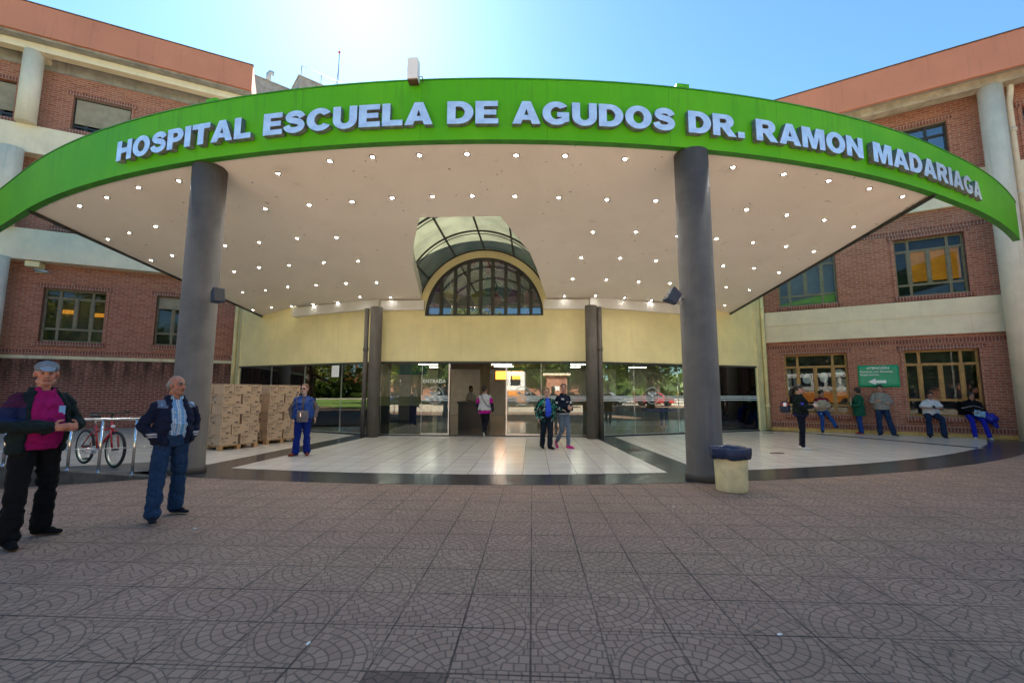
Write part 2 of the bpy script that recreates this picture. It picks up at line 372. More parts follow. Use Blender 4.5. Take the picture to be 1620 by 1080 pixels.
M['black'] = mat('black_plastic', (.012,.012,.014), .45, var=.1)
M['grey_metal'] = mat('galvanised_metal', (.42,.43,.44), .45, metal=.5, var=.12)
M['rust'] = mat('rusty_metal', (.10,.055,.03), .8, var=.3)
M['lamp'] = mat('lit_lamp', (1,.97,.90), .4, var=0, emis=165)
M['lamp_dim'] = mat('lit_lamp_rear', (1,.97,.90), .4, var=0, emis=25)
M['lamp_rim'] = mat('lamp_rim', (.16,.14,.12), .6, metal=0, var=.3, vs=30)
M['wood'] = mat('pallet_wood', (.42,.24,.105), .8, var=.25, vs=9, bump=.3, bs=30)
M['dark_room'] = mat('dim_interior_paint', (.16,.145,.125), .8, var=.1)
M['room_wall'] = mat('interior_wall_paint', (.46,.43,.36), .8, var=.08)
M['desk_black'] = mat('dark_desk_laminate', (.018,.020,.024), .35, var=.1)
M['desk_cream'] = mat('cream_desk_laminate', (.52,.47,.22), .5, var=.06)
M['desk_wood'] = mat('wood_desk_laminate', (.44,.26,.12), .5, var=.12)
M['rubber'] = mat('tyre_rubber', (.018,.018,.019), .75, var=.1)
M['orange_dim'] = mat('dim_orange_lamp', (.8,.30,.03), .6, var=.4, vs=6, emis=.16)
M['orange_glow'] = mat('lit_orange_box', (1,.36,.04), .6, var=.15, emis=.55)
M['soffit_'] = None
def soffit_mat():
    m, nt, p, out = newmat('soffit_plaster'); pos = geopos(nt)
    n = noise_(nt, pos, .35, 4, .6, .6); n2 = noise_(nt, pos, 2.3, 6, .7); n3 = noise_(nt, pos, 9, 2, .5)
    c = mixc(nt, n.ss(.35,.7), (.80,.73,.64), (.86,.79,.70)); c = mixc(nt, n2.ss(.58,.78)*.30, c, (.40,.35,.28)); c = mixc(nt, n3.ss(.725,.76)*.8, c, (.10,.08,.06))
    nt.links.new(c, p.inputs['Base Color']); p.inputs['Roughness'].default_value = .8; bump_(nt, p, n2*.6 + n*1.6, .25, .03); return m
M['soffit'] = soffit_mat()
# ---------------------------------------------------------------- ground
YC, RC = 31.0, 23.68                     # centre and radius of the porch / canopy arc
def arc(a, r=RC, z=0): t = R(a); return Vector((r*math.sin(t), YC - r*math.cos(t), z))
g = MB(); g.add([(-150,-150,0),(150,-150,0),(150,150,0),(-150,150,0)], [(0,1,2,3)]); M['asphalt'] = mat('pale_bounce_pavement', (.50,.42,.33), .9, var=.12, vs=.6, geo=True)  # ground made pale to bounce sunlight back into the shaded front
tag(g.build('ground', M['asphalt']), kind='structure')
g = MB(); g.add([(-40,-3.2,.004),(40,-3.2,.004),(40,45,.004),(-40,45,.004)], [(0,1,2,3)]); tag(g.build('plaza_pavement', M['paving']), kind='structure')
def sheet(name, pts, z, m_):
    b = MB(); b.add([(x,y,z) for x,y in pts], [list(range(len(pts)))]); o = b.build(name, m_)
    bm = bmesh.new(); bm.from_mesh(o.data); bmesh.ops.recalc_face_normals(bm, faces=bm.faces)
    if sum(f.normal.z for f in bm.faces) < 0: bmesh.ops.reverse_faces(bm, faces=bm.faces)
    bmesh.ops.triangulate(bm, faces=bm.faces); bm.to_mesh(o.data); bm.free(); return tag(o, kind='structure')
A = lambda a, r: tuple(arc(a, r)[:2])
sheet('porch_border', [A(a, RC) for a in [-11.6 + 56.6*i/60 for i in range(61)]] + [(18.4,16.2),(11.3,18.8),(10.5,30),(-10.5,30),(-10.6,18.2),(-9.8,16.6),(-5.1,8.3)], .008, M['granite'])
RI = RC - .9
def xs_on(r, x): return (x, YC - math.sqrt(r*r - x*x))
sheet('porch_floor', [xs_on(RI, x) for x in [-4.2 + 8.4*i/24 for i in range(25)]] + [(3.74,14.75),(3.3,15.15),(-3.3,15.15),(-3.74,14.75)], .012, M['porch'])
sheet('porch_floor', [(-4.95,8.75),(-4.42,15.2),(-5.0,15.55),(-10.3,17.9),(-9.7,16.6),(-5.25,8.75)], .012, M['porch'])
def line_pt(t): return (11.72 + 2.6*t, 17.5 - 5.9*t)
sheet('porch_floor', [xs_on(RI, x) for x in [4.95 + 8.35*i/24 for i in range(25)]] + [(13.75,12.75),(11.55,17.5),(10.4,17.85),(5.0,15.5),(4.42,15.2)], .012, M['porch'])
sheet('porch_floor', [A(36.0, RI), A(37.5, RI), A(39.5, RI), A(41, RI), (16.6,15.55),(11.9,18.15),(11.85,17.5),(14.0,12.9)], .012, M['porch'])
sheet('lobby_floor', [(-3.6,15.25),(3.6,15.25),(10.5,18.0),(10.5,29.5),(-10.5,29.5),(-10.5,18.0)], .016, mat('lobby_floor_tiles', (.26,.19,.13), .14, var=.15, vs=2, spec=.7, geo=True))
# ---------------------------------------------------------------- window builder (wing frame: x along, y into the wall, z up)
def wing_window(par, x0, x1, z0, z1, fm, cols=(0,.22,.5,.78,1), transom=.79, rail=.16, back=None, y=.20, flip=False, shutter=0, extra=None, gm='glass_win'):
    W, H = x1-x0, z1-z0; t = .065
    e = empty('window', (x0, y, z0)); e.parent = par
    fr = MB()
    fr.box(-.0, W, -.04, .05, 0, t); fr.box(0, W, -.04, .05, H-t, H); fr.box(0, t, -.04, .05, t, H-t); fr.box(W-t, W, -.04, .05, t, H-t)
    zt = H*transom; zr = H*rail
    fr.box(t, W-t, -.035, .045, zt-t*.45, zt+t*.45)
    fr.box(t, W-t, -.032, .042, zr-t*.4, zr+t*.4)
    cs = [c*W for c in cols]
    for i, c in enumerate(cs[1:-1]):
        mid = (len(cs) == 5 and i == 1)
        fr.box(c-t*.6, c+t*.6, -.03, .04, t if not mid else zr, (H-t if not mid else zt))
    # inner sash edges make the profile read
    for a, b in zip(cs[:-1], cs[1:]):
        for (p, q) in ((zr+t*.4, zt-t*.45),):
            s_ = .028; a_, b_ = a+t*.6, b-t*.6
            fr.box(a_, b_, -.012, .03, p, p+s_); fr.box(a_, b_, -.012, .03, q-s_, q); fr.box(a_, a_+s_, -.012, .03, p+s_, q-s_); fr.box(b_-s_, b_, -.012, .03, p+s_, q-s_)
    fr.build('frame', fm, e)
    pn = MB(); pn.box(t*.5, W-t*.5, .012, .018, t*.5, H-t*.5); pn.build('pane', M[gm], e)
    if shutter:
        s = MB(); n = max(2, int(H*shutter/.055)); hh = H*shutter
        for i in range(n):
            za = H-t-hh + hh*i/n; zb = za + hh/n
            s.add([(t,-.075,za),(W-t,-.075,za),(W-t,-.095,(za+zb)/2),(t,-.095,(za+zb)/2),(W-t,-.075,zb-.004),(t,-.075,zb-.004)], [(0,1,2,3),(3,2,4,5)])
        s.box(t, W-t, -.074, -.045, H-t-hh, H-t); s.build('shutter', M['shutter'], e)
    if back:
        b = MB(); b.box(t, W-t, .30, .32, t, H-t); b.build('curtain', back, e)
    if extra: extra(e, W, H)
    return e
def wall_cells(mb, x0, x1, z0, z1, holes, th=.36, y=0):
    xs = sorted({x0, x1, *[h[0] for h in holes], *[h[1] for h in holes]}); zs = sorted({z0, z1, *[h[2] for h in holes], *[h[3] for h in holes]})
    for a, b in zip(xs[:-1], xs[1:]):
        for c, d in zip(zs[:-1], zs[1:]):
            mx, mz = (a+b)/2, (c+d)/2
            if any(h[0] < mx < h[1] and h[2] < mz < h[3] for h in holes): continue
            mb.add([(a,y,c),(b,y,c),(b,y,d),(a,y,d)], [(0,1,2,3)])
    for h in holes:
        a, b, c, d = h
        mb.add([(a,y,c),(a,y+th,c),(a,y+th,d),(a,y,d)], [(0,1,2,3)]); mb.add([(b,y,c),(b,y+th,c),(b,y+th,d),(b,y,d)], [(3,2,1,0)])
        mb.add([(a,y,c),(b,y,c),(b,y+th,c),(a,y+th,c)], [(3,2,1,0)]); mb.add([(a,y,d),(b,y,d),(b,y+th,d),(a,y+th,d)], [(0,1,2,3)])
M['blind'] = mat('grey_window_blind', (.30,.30,.31), .8, var=.12, vs=2)
M['curtain_dark'] = mat('dark_curtain', (.05,.05,.055), .8, var=.4, vs=3)
M['ochre_room'] = mat('lit_ochre_room_wall', (.62,.25,.02), .8, var=.35, vs=1.6, emis=.05)  # wall itself glows faintly in place of the room's lamps
# ---------------------------------------------------------------- right wing
OR = (11.31, 18.59, 0)
rw = empty('brick_wing', OR, R(-29), 'red brick wing on the right, ochre wooden windows and cream band behind the waiting people', 'building')
H1 = [(.58,2.62,.68,3.0),(4.26,6.2,.68,3.0)]; H2 = [(.54,2.5,4.95,7.0),(4.26,6.16,4.95,7.08)]; H3 = [(.54,2.5,9.35,11.26),(4.2,6.05,9.35,11.26)]
H4 = [(8.0,9.9,.68,3.0),(8.0,9.9,4.95,7.05),(7.9,9.9,9.2,11.1),(11.8,13.8,4.95,7.05),(11.8,13.8,9.2,11.1)]
b = MB(); wall_cells(b, 0, 16, 0, 12.1, H1+H2+H3+H4); b.add([(0,0,0),(0,10,0),(0,10,12.1),(0,0,12.1)], [(3,2,1,0)]); b.add([(16,0,0),(16,10,0),(16,10,12.1),(16,0,12.1)], [(0,1,2,3)]); b.build('wall', M['brick'], rw)
bk = MB(); bk.box(.05, 15.95, 1.2, 1.25, 0, 12); bk.build('inner_wall', M['dark_room'], rw)
def brick_trim(par, holes, m_, sign=1):
    for a, b_, c, d in holes:
        s = MB(); s.box(a-.16, b_+.16, -.045, .0, d+.003, d+.16); s.build('brick_lintel', M['soldier'], par)
        s = MB(); s.box(a-.08, b_+.08, -.15 if c < 1 else -.085, .0, c-.165, c-.002); s.build('brick_sill', M['soldier'], par)
        for q in (a-.10, b_):
            j = MB(); j.box(q, q+.10, -.03, .14, c, d); j.build('window_surround', m_, par)
brick_trim(rw, H1+H2+H3+H4, M['brick'])
s = MB(); s.box(.05, 15.9, -.025, 0, 3.22, 3.38); s.box(.05, 15.9, -.02, 0, 7.25, 7.41); s.box(.05, 6.9, -.02, 0, .16, .34); s.build('brick_course', M['soldier'], rw)
s = MB(); s.box(0, 16, -.13, 0, 3.52, 4.145); s.box(0, 16, -.125, 0, 4.145, 4.17); s.box(0, 16, -.15, 0, 4.17, 4.74); s.build('cream_band', M['cream'], rw)
s = MB(); s.box(0, 16, -.15, 0, 8.0, 9.2); s.build('cream_band', M['cream'], rw)
s = MB(); s.box(0, 6.75, -.10, 0, 0, .13); s.box(6.75, 16, -.10, 0, 0, .13); s.build('plinth', mat('ochre_plinth_paint', (.52,.34,.10), .7, var=.15, vs=6, streak=.3), rw, bevel=.015)
# roof overhang
s = MB(); s.box(-.1, 16, -1.2, .0, 12.02, 12.14); s.box(-.1,16,0,10,12.1,12.3); s.build('roof', M['concrete'], rw)
s = MB(); s.box(-.1, 16, -.85, -.42, 11.72, 12.02); s.build('eave_beam', M['concrete_rust'], rw)
s = MB(); s.box(-.12, 16.1, -1.32, -1.2, 11.9, 13.1); s.box(-.12, .0, -1.2, 10, 11.9, 13.1); s.build('parapet', M['terracotta'], rw)
s = MB(); s.box(-.13, 16.1, -1.345, -1.19, 13.1, 13.14); s.build('parapet_flashing', M['rust'], rw)
c = MB(); c.lathe([(.31,0),(.31,11.72)], 32, (7.02,-.62,0)); c.build('column', M['cream_col'], rw)
c = MB(); c.lathe([(.315,0),(.315,.35)], 32, (13.6,-.62,0)); c.lathe([(.31,0.35),(.31,11.72)], 32, (13.6,-.62,0)); c.build('column', M['cream_col'], rw)
c = MB(); c.tube([(7.55,-.45,11.95),(7.55,-.45,11.6),(7.55,-.22,11.2),(7.55,-.22,.1)], .09, 14)
for z in (10.2, 8.0, 5.9, 2.9): c.lathe([(.115,0),(.115,.12)], 14, (7.55,-.22,z))
c.build('downpipe', M['cream_col'], rw)
bl = M['blind']; cd = M['curtain_dark']
def posters(e, W, H):
    p = MB(); wm = M['white']
    for x, z, rx, rz in ((.36,.55,.15,.20),(.63,.57,.14,.20)):
        q = MB(); q.ell((W*x, .04, H*z+.08), (rx, .004, rz)); q.build('paper_notice', M['white'], e)
    p.box(W*.81, W*.97, .055, .062, H*.30, H*.58)
    p.build('paper_notice', mat('taped_paper_notice', (.55,.47,.42), .7, var=.5, vs=14), e)
    q = MB(); q.ell((W*.87,.04,H*.68), (.19,.004,.13)); q.build('paper_notice', M['white'], e)
    k = MB(); k.box(W*.03, W*.10, .10, .13, H*.3, H*.76); k.box(W*.14, W*.19, .10, .13, H*.4, H*.76); k.build('curtain', mat('pale_curtain', (.45,.42,.34), .8), e)
wing_window(rw, *H1[0], M['frame_ochre'], back=cd, extra=posters, rail=.14)
wing_window(rw, *H1[1], M['frame_ochre'], back=cd, rail=.24)
wing_window(rw, *H2[0], M['frame_olive'], back=bl, cols=(0,.2,.48,.76,1), transom=.80, rail=.2)
def ochre(e, W, H):
    k = MB(); k.box(W*.22, W*.97, .26, .27, H*.28, H*.82); k.build('lit_wall', M['ochre_room'], e)
wing_window(rw, *H2[1], M['frame_olive'], back=cd, extra=ochre, transom=.80, rail=.2)
for h in H3: wing_window(rw, *h, M['frame_dark'], cols=(0,.3,.7,1), transom=.78, rail=.3, back=M['curtain_dark'], gm='glass_up')
for h in H4: wing_window(rw, *h, M['frame_dark'] if h[2] > 9 else M['frame_olive'], back=bl)
# ---------------------------------------------------------------- left wing (local x = -distance from the corner)
lw = empty('brick_wing', (-11.31, 18.59, 0), R(29), 'taller red brick wing on the left with roller shutters and two cream bands', 'building')
G1 = [(-6.2,-4.37,3.34,5.37),(-2.78,-.95,3.36,5.40),(-9.8,-8.0,3.34,5.37)]; G2 = [(-6.15,-4.3,7.75,9.6),(-2.7,-.9,7.75,9.6),(-9.8,-8.0,7.75,9.6)]; G3 = [(-6.02,-4.2,11.78,13.2),(-2.6,-.8,11.78,13.2),(-9.5,-7.65,11.75,13.25),(-13,-11.2,11.75,13.25)]
b = MB(); wall_cells(b, -16, 0, 2.72, 14.05, G1+G2+G3); b.add([(0,0,2.72),(0,10,2.72),(0,10,14.05),(0,0,14.05)], [(0,1,2,3)]); b.add([(-16,0,2.72),(-16,10,2.72),(-16,10,14.05),(-16,0,14.05)], [(3,2,1,0)]); b.build('wall', M['brick'], lw)
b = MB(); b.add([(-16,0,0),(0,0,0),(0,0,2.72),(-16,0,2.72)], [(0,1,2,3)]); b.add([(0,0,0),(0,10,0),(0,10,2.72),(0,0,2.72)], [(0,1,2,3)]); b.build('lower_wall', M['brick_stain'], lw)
bk = MB(); bk.box(-15.9, -.05, 1.2, 1.25, 0, 14); bk.build('inner_wall', M['dark_room'], lw)
brick_trim(lw, G1+G2+G3, M['brick'])
s = MB(); s.box(-16, -.02, -.03, 0, 2.86, 3.0); s.build('brick_course', M['soldier'], lw)
s = MB(); s.box(-16, 0, -.055, 0, 2.68, 2.80); s.build('ledge', mat('pale_ledge_paint', (.62,.55,.36), .7, var=.1, streak=.3), lw)
s = MB(); s.box(-16, 0, -.5, 0, 6.28, 7.44); s.build('cream_band', M['cream'], lw)
s = MB(); s.box(-16, 0, -.5, 0, 10.35, 11.42); s.build('cream_band', M['cream'], lw)
s = MB(); s.box(-16, .1, -.04, 0, 14.0, 14.5); s.box(-16, .1, -1.2, 10, 14.5, 14.68); s.build('roof', M['concrete'], lw)
s = MB(); s.box(-16, .1, -.85, -.5, 14.22, 14.5)
for x in (-6.9,-13.5): s.box(x-.14, x+.14, -.5, -.04, 14.2, 14.5)
s.build('eave_beam', M['cream'], lw)
s = MB(); s.box(-16, .12, -1.32, -1.2, 14.58, 15.74); s.box(0, .12, -1.2, 10, 14.58, 15.74); s.build('parapet', M['terracotta'], lw)
s = MB(); s.box(-16, .14, -1.345, -1.19, 15.74, 15.78); s.build('parapet_flashing', M['rust'], lw)
c = MB(); c.lathe([(.29,11.42),(.29,14.24)], 32, (-7.04,-.6,0)); c.build('column', M['cream_col'], lw)
c = MB(); c.lathe([(.33,0),(.33,6.28)], 32, (-7.3,-.62,0)); c.lathe([(.33,7.44),(.33,10.35)], 32, (-7.3,-.62,0)); c.build('column', M['cream_col'], lw)
def strips(e, W, H):
    k = MB()
    for a, z in ((.10,.60),(.62,.57)): k.box(W*a, W*(a+.24), .8, .84, H*z, H*(z+.075))
    k.build('ceiling_lamp', M['orange_dim'], e)
wing_window(lw, *G1[0], M['frame_olive'], cols=(0,.24,.5,.76,1), transom=.84, rail=.24, extra=strips)
wing_window(lw, *G1[1], M['frame_olive'], cols=(0,.3,.7,1), transom=.78, rail=.24, shutter=.22)
wing_window(lw, *G1[2], M['frame_olive'])
for h in G2: wing_window(lw, *h, M['frame_olive'], back=cd)
for h in G3: wing_window(lw, *h, M['frame_dark'], back=cd, shutter=.72)
# security camera on the left wing
e = empty('security_camera', (0,0,0), 0, 'small grey security camera on a bracket under the cream band of the left wing', 'camera'); e.parent = None
e.location = Vector((-11.31,18.59,0)) + Matrix.Rotation(R(29),3,'Z') @ Vector((-6.35,-.1,5.95)); e.rotation_euler = (0,0,R(29))
k = MB(); k.box(-.12,.12,-.02,.08,-.05,.30); k.box(-.30,.1,-.32,-.02,.10,.30); k.build('housing', M['pale_yellow'], e, bevel=.01)
k = MB(); k.tube([(.1,-.05,.0),(.18,-.25,-.05)], .02); k.tube([(.0,-.34,-.02),(.42,-.52,-.10)], .055, 12); k.lathe([(.065,0),(.065,.03)], 12, (.42,-.52,-.12)); k.build('lens_tube', M['grey_metal'], e)
# ---------------------------------------------------------------- entrance building
eb = empty('entrance_building', (0,15.2,0), 0, 'pale yellow entrance block with long glass front and arched window above the doors', 'building')
HW, SW = 3.6, (10.6, 2.9)          # half width of the middle, end of the side walls (x, dy)
def bx_wall(x0, x1, z0, z1, y0=0, y1=.25, mb=None): mb.box(x0, x1, y0, y1, z0, z1)
# upper wall, middle, with the arched opening
zc, ra = 4.14, 2.06
pts = []
NA = 40
up = MB()
up.box(-HW, HW, 0, .28, 2.53, zc)
prev = None
for i in range(NA):
    t0, t1 = math.pi*(1 - i/NA), math.pi*(1-(i+1)/NA)
    x0, z0 = ra*math.cos(t0), zc + ra*math.sin(t0); x1, z1 = ra*math.cos(t1), zc + ra*math.sin(t1)
    for y in (0, .28): up.add([(x0,y,z0),(x1,y,z1),(x1,y,7.2),(x0,y,7.2)], [(0,1,2,3)] if y == 0 else [(3,2,1,0)])
    up.add([(x0,0,z0),(x1,0,z1),(x1,.28,z1),(x0,.28,z0)], [(3,2,1,0)])
up.box(-HW, -ra, 0, .28, zc, 7.2); up.box(ra, HW, 0, .28, zc, 7.2)
up.build('upper_wall', M['yellow'], eb)
sang = math.atan2(SW[1], SW[0]-HW); slen = math.hypot(SW[1], SW[0]-HW)
for sg in (-1, 1):
    u = MB(); Mx = Matrix.Translation((sg*HW,0,0)) @ Matrix.Rotation(sg*sang if sg > 0 else sang*-1, 4, 'Z')
    if sg > 0: u.box(0, slen, 0, .28, 2.53, 7.6, M=Mx)
    else: u.box(-slen, 0, 0, .28, 2.53, 7.6, M=Mx)
    u.build('upper_wall', M['yellow'], eb)
    p = MB(); p.box(min(sg*10.95,sg*11.75), max(sg*10.95,sg*11.75), 3.5, 4.4, 0, 8.2); p.build('corner_pier', M['pale_yellow'], eb)
    p = MB()
    Mp = Matrix.Translation((sg*10.6, 2.9, 0)) @ Matrix.Rotation(sg*R(45), 4, 'Z')
    p.box(-.02 if sg > 0 else -.80, .80 if sg > 0 else .02, -.06, .35, 0, 8.2, M=Mp); p.build('pilaster', M['pale_yellow'], eb)
    d = MB(); q = Vector((sg*11.12, 3.22, 0)); d.tube([q + Vector((0,0,.05)), q + Vector((0,0,8.4))], .075, 14)
    for z in (.9, 2.9, 4.9, 6.6): d.lathe([(.095,0),(.095,.10)], 14, q + Vector((0,0,z)))
    d.build('downpipe', M['pale_yellow'], eb)
# white trim box under the soffit
for sg in (-1, 1):
    t = MB(); t.box(*((2.08,HW+.02) if sg > 0 else (-HW-.02,-2.08)), -.16, -.002, 4.33, 4.66); Mx = Matrix.Translation((sg*HW,0,0)) @ Matrix.Rotation(sg*sang, 4, 'Z')
    if sg > 0: t.box(.02, 3.95, -.16, -.003, 4.40, 4.74, M=Mx)
    else: t.box(-4.4, -.02, -.16, -.003, 4.40, 4.74, M=Mx)
    t.build('cornice_box', M['white_trim'], eb)
# arched window
aw = empty('arched_window', (0, .12, zc)); aw.parent = eb
f = MB(); 
for i in range(NA):
    t0, t1 = math.pi*(1 - i/NA), math.pi*(1-(i+1)/NA); q = []
    for rr in (ra+.01, ra-.07):
        for t in (t0, t1): q.append((rr*math.cos(t), rr*math.sin(t)))
    (a0,a1),(b0,b1),(c0,c1),(d0,d1) = q
    f.add([(a0,-.14,a1),(b0,-.14,b1),(d0,-.14,d1),(c0,-.14,c1)], [(0,1,2,3)]); f.add([(c0,-.14,c1),(d0,-.14,d1),(d0,.06,d1),(c0,.06,c1)], [(0,1,2,3)])
f.box(-ra, ra, -.13, .06, -.005, .05)
cxs = [-1.56+.52*i*.93 for i in range(7)]
cxs = [-1.52,-1.03,-.56,-.13,.30,.76,1.22,1.64]
for x in cxs:
    h_ = math.sqrt((ra-.05)**2 - x*x); f.box(x-.055, x+.055, -.10, .05, .05, h_)
f.build('frame', M['frame_dark'], aw)
def stained():
    m, nt, p, out = newmat('stained_glass'); nt.nodes.remove(p); v = coords(nt)
    vo = nt.nodes.new('ShaderNodeTexVoronoi'); vo.inputs['Scale'].default_value = 2.1; nt.links.new(v, vo.inputs['Vector'])
    ve = nt.nodes.new('ShaderNodeTexVoronoi'); ve.feature = 'DISTANCE_TO_EDGE'; ve.inputs['Scale'].default_value = 2.1; nt.links.new(v, ve.inputs['Vector'])
    hs = nt.nodes.new('ShaderNodeSeparateColor'); nt.links.new(vo.outputs['Color'], hs.inputs[0])
    rp = nt.nodes.new('ShaderNodeValToRGB'); rp.color_ramp.interpolation = 'CONSTANT'; nt.links.new(hs.outputs[0], rp.inputs[0]); els = rp.color_ramp.elements
    cs = [(.02,.03,.04),(.07,.035,.09),(.03,.06,.07),(.03,.03,.028),(.09,.03,.045),(.10,.10,.03),(.05,.07,.11),(.03,.03,.05)]
    els[0].color = (*cs[0],1); els[1].position = 1/8; els[1].color = (*cs[1],1)
    for i in range(2,8): q = els.new(i/8); q.color = (*cs[i],1)
    lead = X(ve.outputs['Distance']).ss(.004,.010)
    c = mixc(nt, lead, (.30,.33,.33), rp.outputs[0])
    d = nt.nodes.new('ShaderNodeBsdfDiffuse'); nt.links.new(c, d.inputs[0]); gl = nt.nodes.new('ShaderNodeBsdfGlossy'); gl.inputs['Roughness'].default_value = .03
    fr = nt.nodes.new('ShaderNodeFresnel'); fr.inputs[0].default_value = 1.6; fac = X.op('ADD', X(fr.outputs[0]), .14, clamp=True)
    mx = nt.nodes.new('ShaderNodeMixShader'); L(nt, fac, mx.inputs[0]); nt.links.new(d.outputs[0], mx.inputs[1]); nt.links.new(gl.outputs[0], mx.inputs[2]); nt.links.new(mx.outputs[0], out.inputs[0]); return m
ST = stained()
edges = [-ra+.06] + cxs + [ra-.06]
for a, b_ in zip(edges[:-1], edges[1:]):
    s = MB(); poly = [(a,.03),(b_,.03)]
    for k in range(7):
        x = b_ + (a-b_)*k/6; poly.append((x, math.sqrt(max(.003, (ra-.06)**2 - x*x))))
    if a < -1.9 : poly = [(a,.03)] + poly[1:]
    s.prism_y(poly, -.03, -.01); s.build('stained_pane', ST, aw)
# mid columns with their pipes
for sg in (-1, 1):
    c = MB(); c.lathe([(.20,0),(.20,4.35)], 28, (sg*3.62 + .02, -.55, 0)); c.build('column', M['column_grey'], eb)
    c = MB(); c.tube([(sg*3.62+(.29 if sg > 0 else -.29), -.60, .02), (sg*3.62+(.29 if sg > 0 else -.29), -.60, 4.3)], .075, 12)
    c.lathe([(.09,0),(.09,.12)], 12, (sg*3.62+(.29 if sg > 0 else -.29), -.60, 2.85)); c.build('downpipe', M['column_grey'], eb)
# glazing
def pane(name, a, b_, z0, z1, par, fr=True, stripes=True):
    a = Vector((a[0],a[1],0)); b_ = Vector((b_[0],b_[1],0)); d = (b_-a); Lg = d.length; ang = math.atan2(d.y, d.x)
    e = empty(name, a, ang); e.parent = par
    g_ = MB(); g_.box(.006, Lg-.006, -.005, .005, z0, z1); g_.build('pane', M['glass'], e)
    if fr:
        k = MB(); k.box(.006, Lg-.006, -.02, .02, z0-.03, z0); k.box(0, .012, -.012, .012, z0, z1); k.build('glass_clamp', M['aluminium'], e)
    if stripes:
        k = MB()
        for z in (1.19, 1.26, 1.33): k.box(.02, Lg-.02, -.0075, -.0055, z, z+.035 if z != 1.26 else z+.045)
        k.build('frosted_stripe', M['frost'], e)
    return e
M['frost'] = mat('frosted_stripe', (.50,.56,.58), .6, var=.05)
th = MB(); th.box(-HW, HW, -.03, .05, .012, .045); th.box(-HW, HW, -.04, .08, 2.47, 2.535)
for sg in (-1,1):
    Mx = Matrix.Translation((sg*HW,0,0)) @ Matrix.Rotation(sg*sang, 4, 'Z')
    x0, x1 = (0, slen) if sg > 0 else (-slen, 0)
    th.box(x0, x1, -.03, .05, .012, .045, M=Mx); th.box(x0, x1, -.04, .08, 2.47, 2.535, M=Mx)
th.build('threshold', M['frame_dark'], eb)
pane('glass_panel', (-3.55,0), (-2.12,0), .06, 2.47, eb, stripes=False)
dl = pane('glass_door', (-2.12,-.03), (-1.17,-.03), .09, 2.46, eb)
dr = pane('glass_door', (.80,-.03), (1.98,-.03), .09, 2.46, eb)
pane('glass_panel', (1.98,0), (3.55,0), .06, 2.47, eb)
for q in ((-1.19,-1.15,-.055,.03,.045,2.47),(.78,.82,-.055,.03,.045,2.47),(-2.1,-1.2,-.06,0,.045,.10),(.83,1.96,-.06,0,.045,.10)): k = MB(); k.box(*q); k.build('door_frame', M['aluminium'], eb)
k = MB(); k.tube([(.60,-.09,.85),(.60,-.09,1.5)], .015, 8); k.build('door_handle', M['chrome'], dr, loc=(-.55,0.03,0)); 
cuts = [0,1.8,3.7,5.6,slen]
for sg in (-1,1):
    for i in range(4):
        a, b_ = cuts[i], cuts[i+1]; f0 = lambda s_: (sg*(HW + s_*math.cos(sang)), s_*math.sin(sang))
        p0, p1 = f0(a), f0(b_)
        if sg < 0: p0, p1 = p1, p0
        pane('glass_panel', p0, p1, .06, 2.47, eb, stripes=(sg > 0))
# ENTRADA lettering and round emblem on the glass
tm = text_mesh('ENTRADA', .175, .002, M['white'], .002, 1.0)
o = bpy.data.objects.new('lettering', tm); col.objects.link(o); o.parent = eb; o.location = (-2.08,-.045,1.80); o.rotation_euler = (R(90),0,0); o.scale = (1,1.0,1)
def emblem(x, y, rz):
    k = MB()
    for i in range(36):
        if 14 <= i <= 16: continue
        t0, t1 = 2*math.pi*i/36, 2*math.pi*(i+.8)/36
        k.add([(r_*math.cos(t),0,r_*math.sin(t)) for r_, t in ((.30,t0),(.30,t1),(.275,t1),(.275,t0))], [(0,1,2,3)])
    for cx_, cz_, r_ in ((-.13,.08,.055),(.13,.08,.055),(0,.0,.06),(0,-.16,.045),(0,.12,.03),(-.08,.06,.04),(.08,.06,.04)):
        k.prism_y([(cx_+r_*math.cos(2*math.pi*j/14), cz_+r_*math.sin(2*math.pi*j/14)) for j in range(14)], 0, .002)
    k.build('round_emblem', M['frost'], eb, loc=(x,y,1.38), rot=(0,0,rz))
emblem(5.95, .90, sang); emblem(1.35, -.05, 0); emblem(-1.65, -.05, 0)
# lobby inside
s = MB(); s.box(-10.5, 10.5, 14.3, 14.5, 0, 3.1); s.box(-10.6,-10.45, 3, 14.3, 0, 3.1); s.box(10.45,10.6, 3, 14.3, 0, 3.1); s.build('lobby_wall', M['room_wall'], eb)
s = MB(); s.box(-10.5, 10.5, 3.2, 14.4, 3.0, 3.15); s.box(-HW, HW, .3, 3.2, 3.0, 3.15); s.prism([(HW,.3),(HW,3.2),(10.5,3.2)], 3.0, 3.15); s.prism([(-HW,.3),(-10.5,3.2),(-HW,3.2)], 3.0, 3.15); s.build('lobby_ceiling', M['dark_room'], eb)
s = MB(); s.box(-10.4, 10.4, .3, 14.5, 7.6, 7.75); s.build('roof', M['concrete'], eb)
for x, y, m_ in ((-1.95,3.0,'grey'),(-.62,6.5,'tan'),(5.35,3.1,'tan'),(-6.2,8,'tan'),(3.4,8,'grey')):
    c = MB(); c.lathe([(.27,0),(.27,3.0)], 24, (x,y,0)); c.build('lobby_column', mat('lobby_column_'+m_, (.42,.36,.25) if m_ == 'tan' else (.33,.35,.36), .6, var=.1), eb)
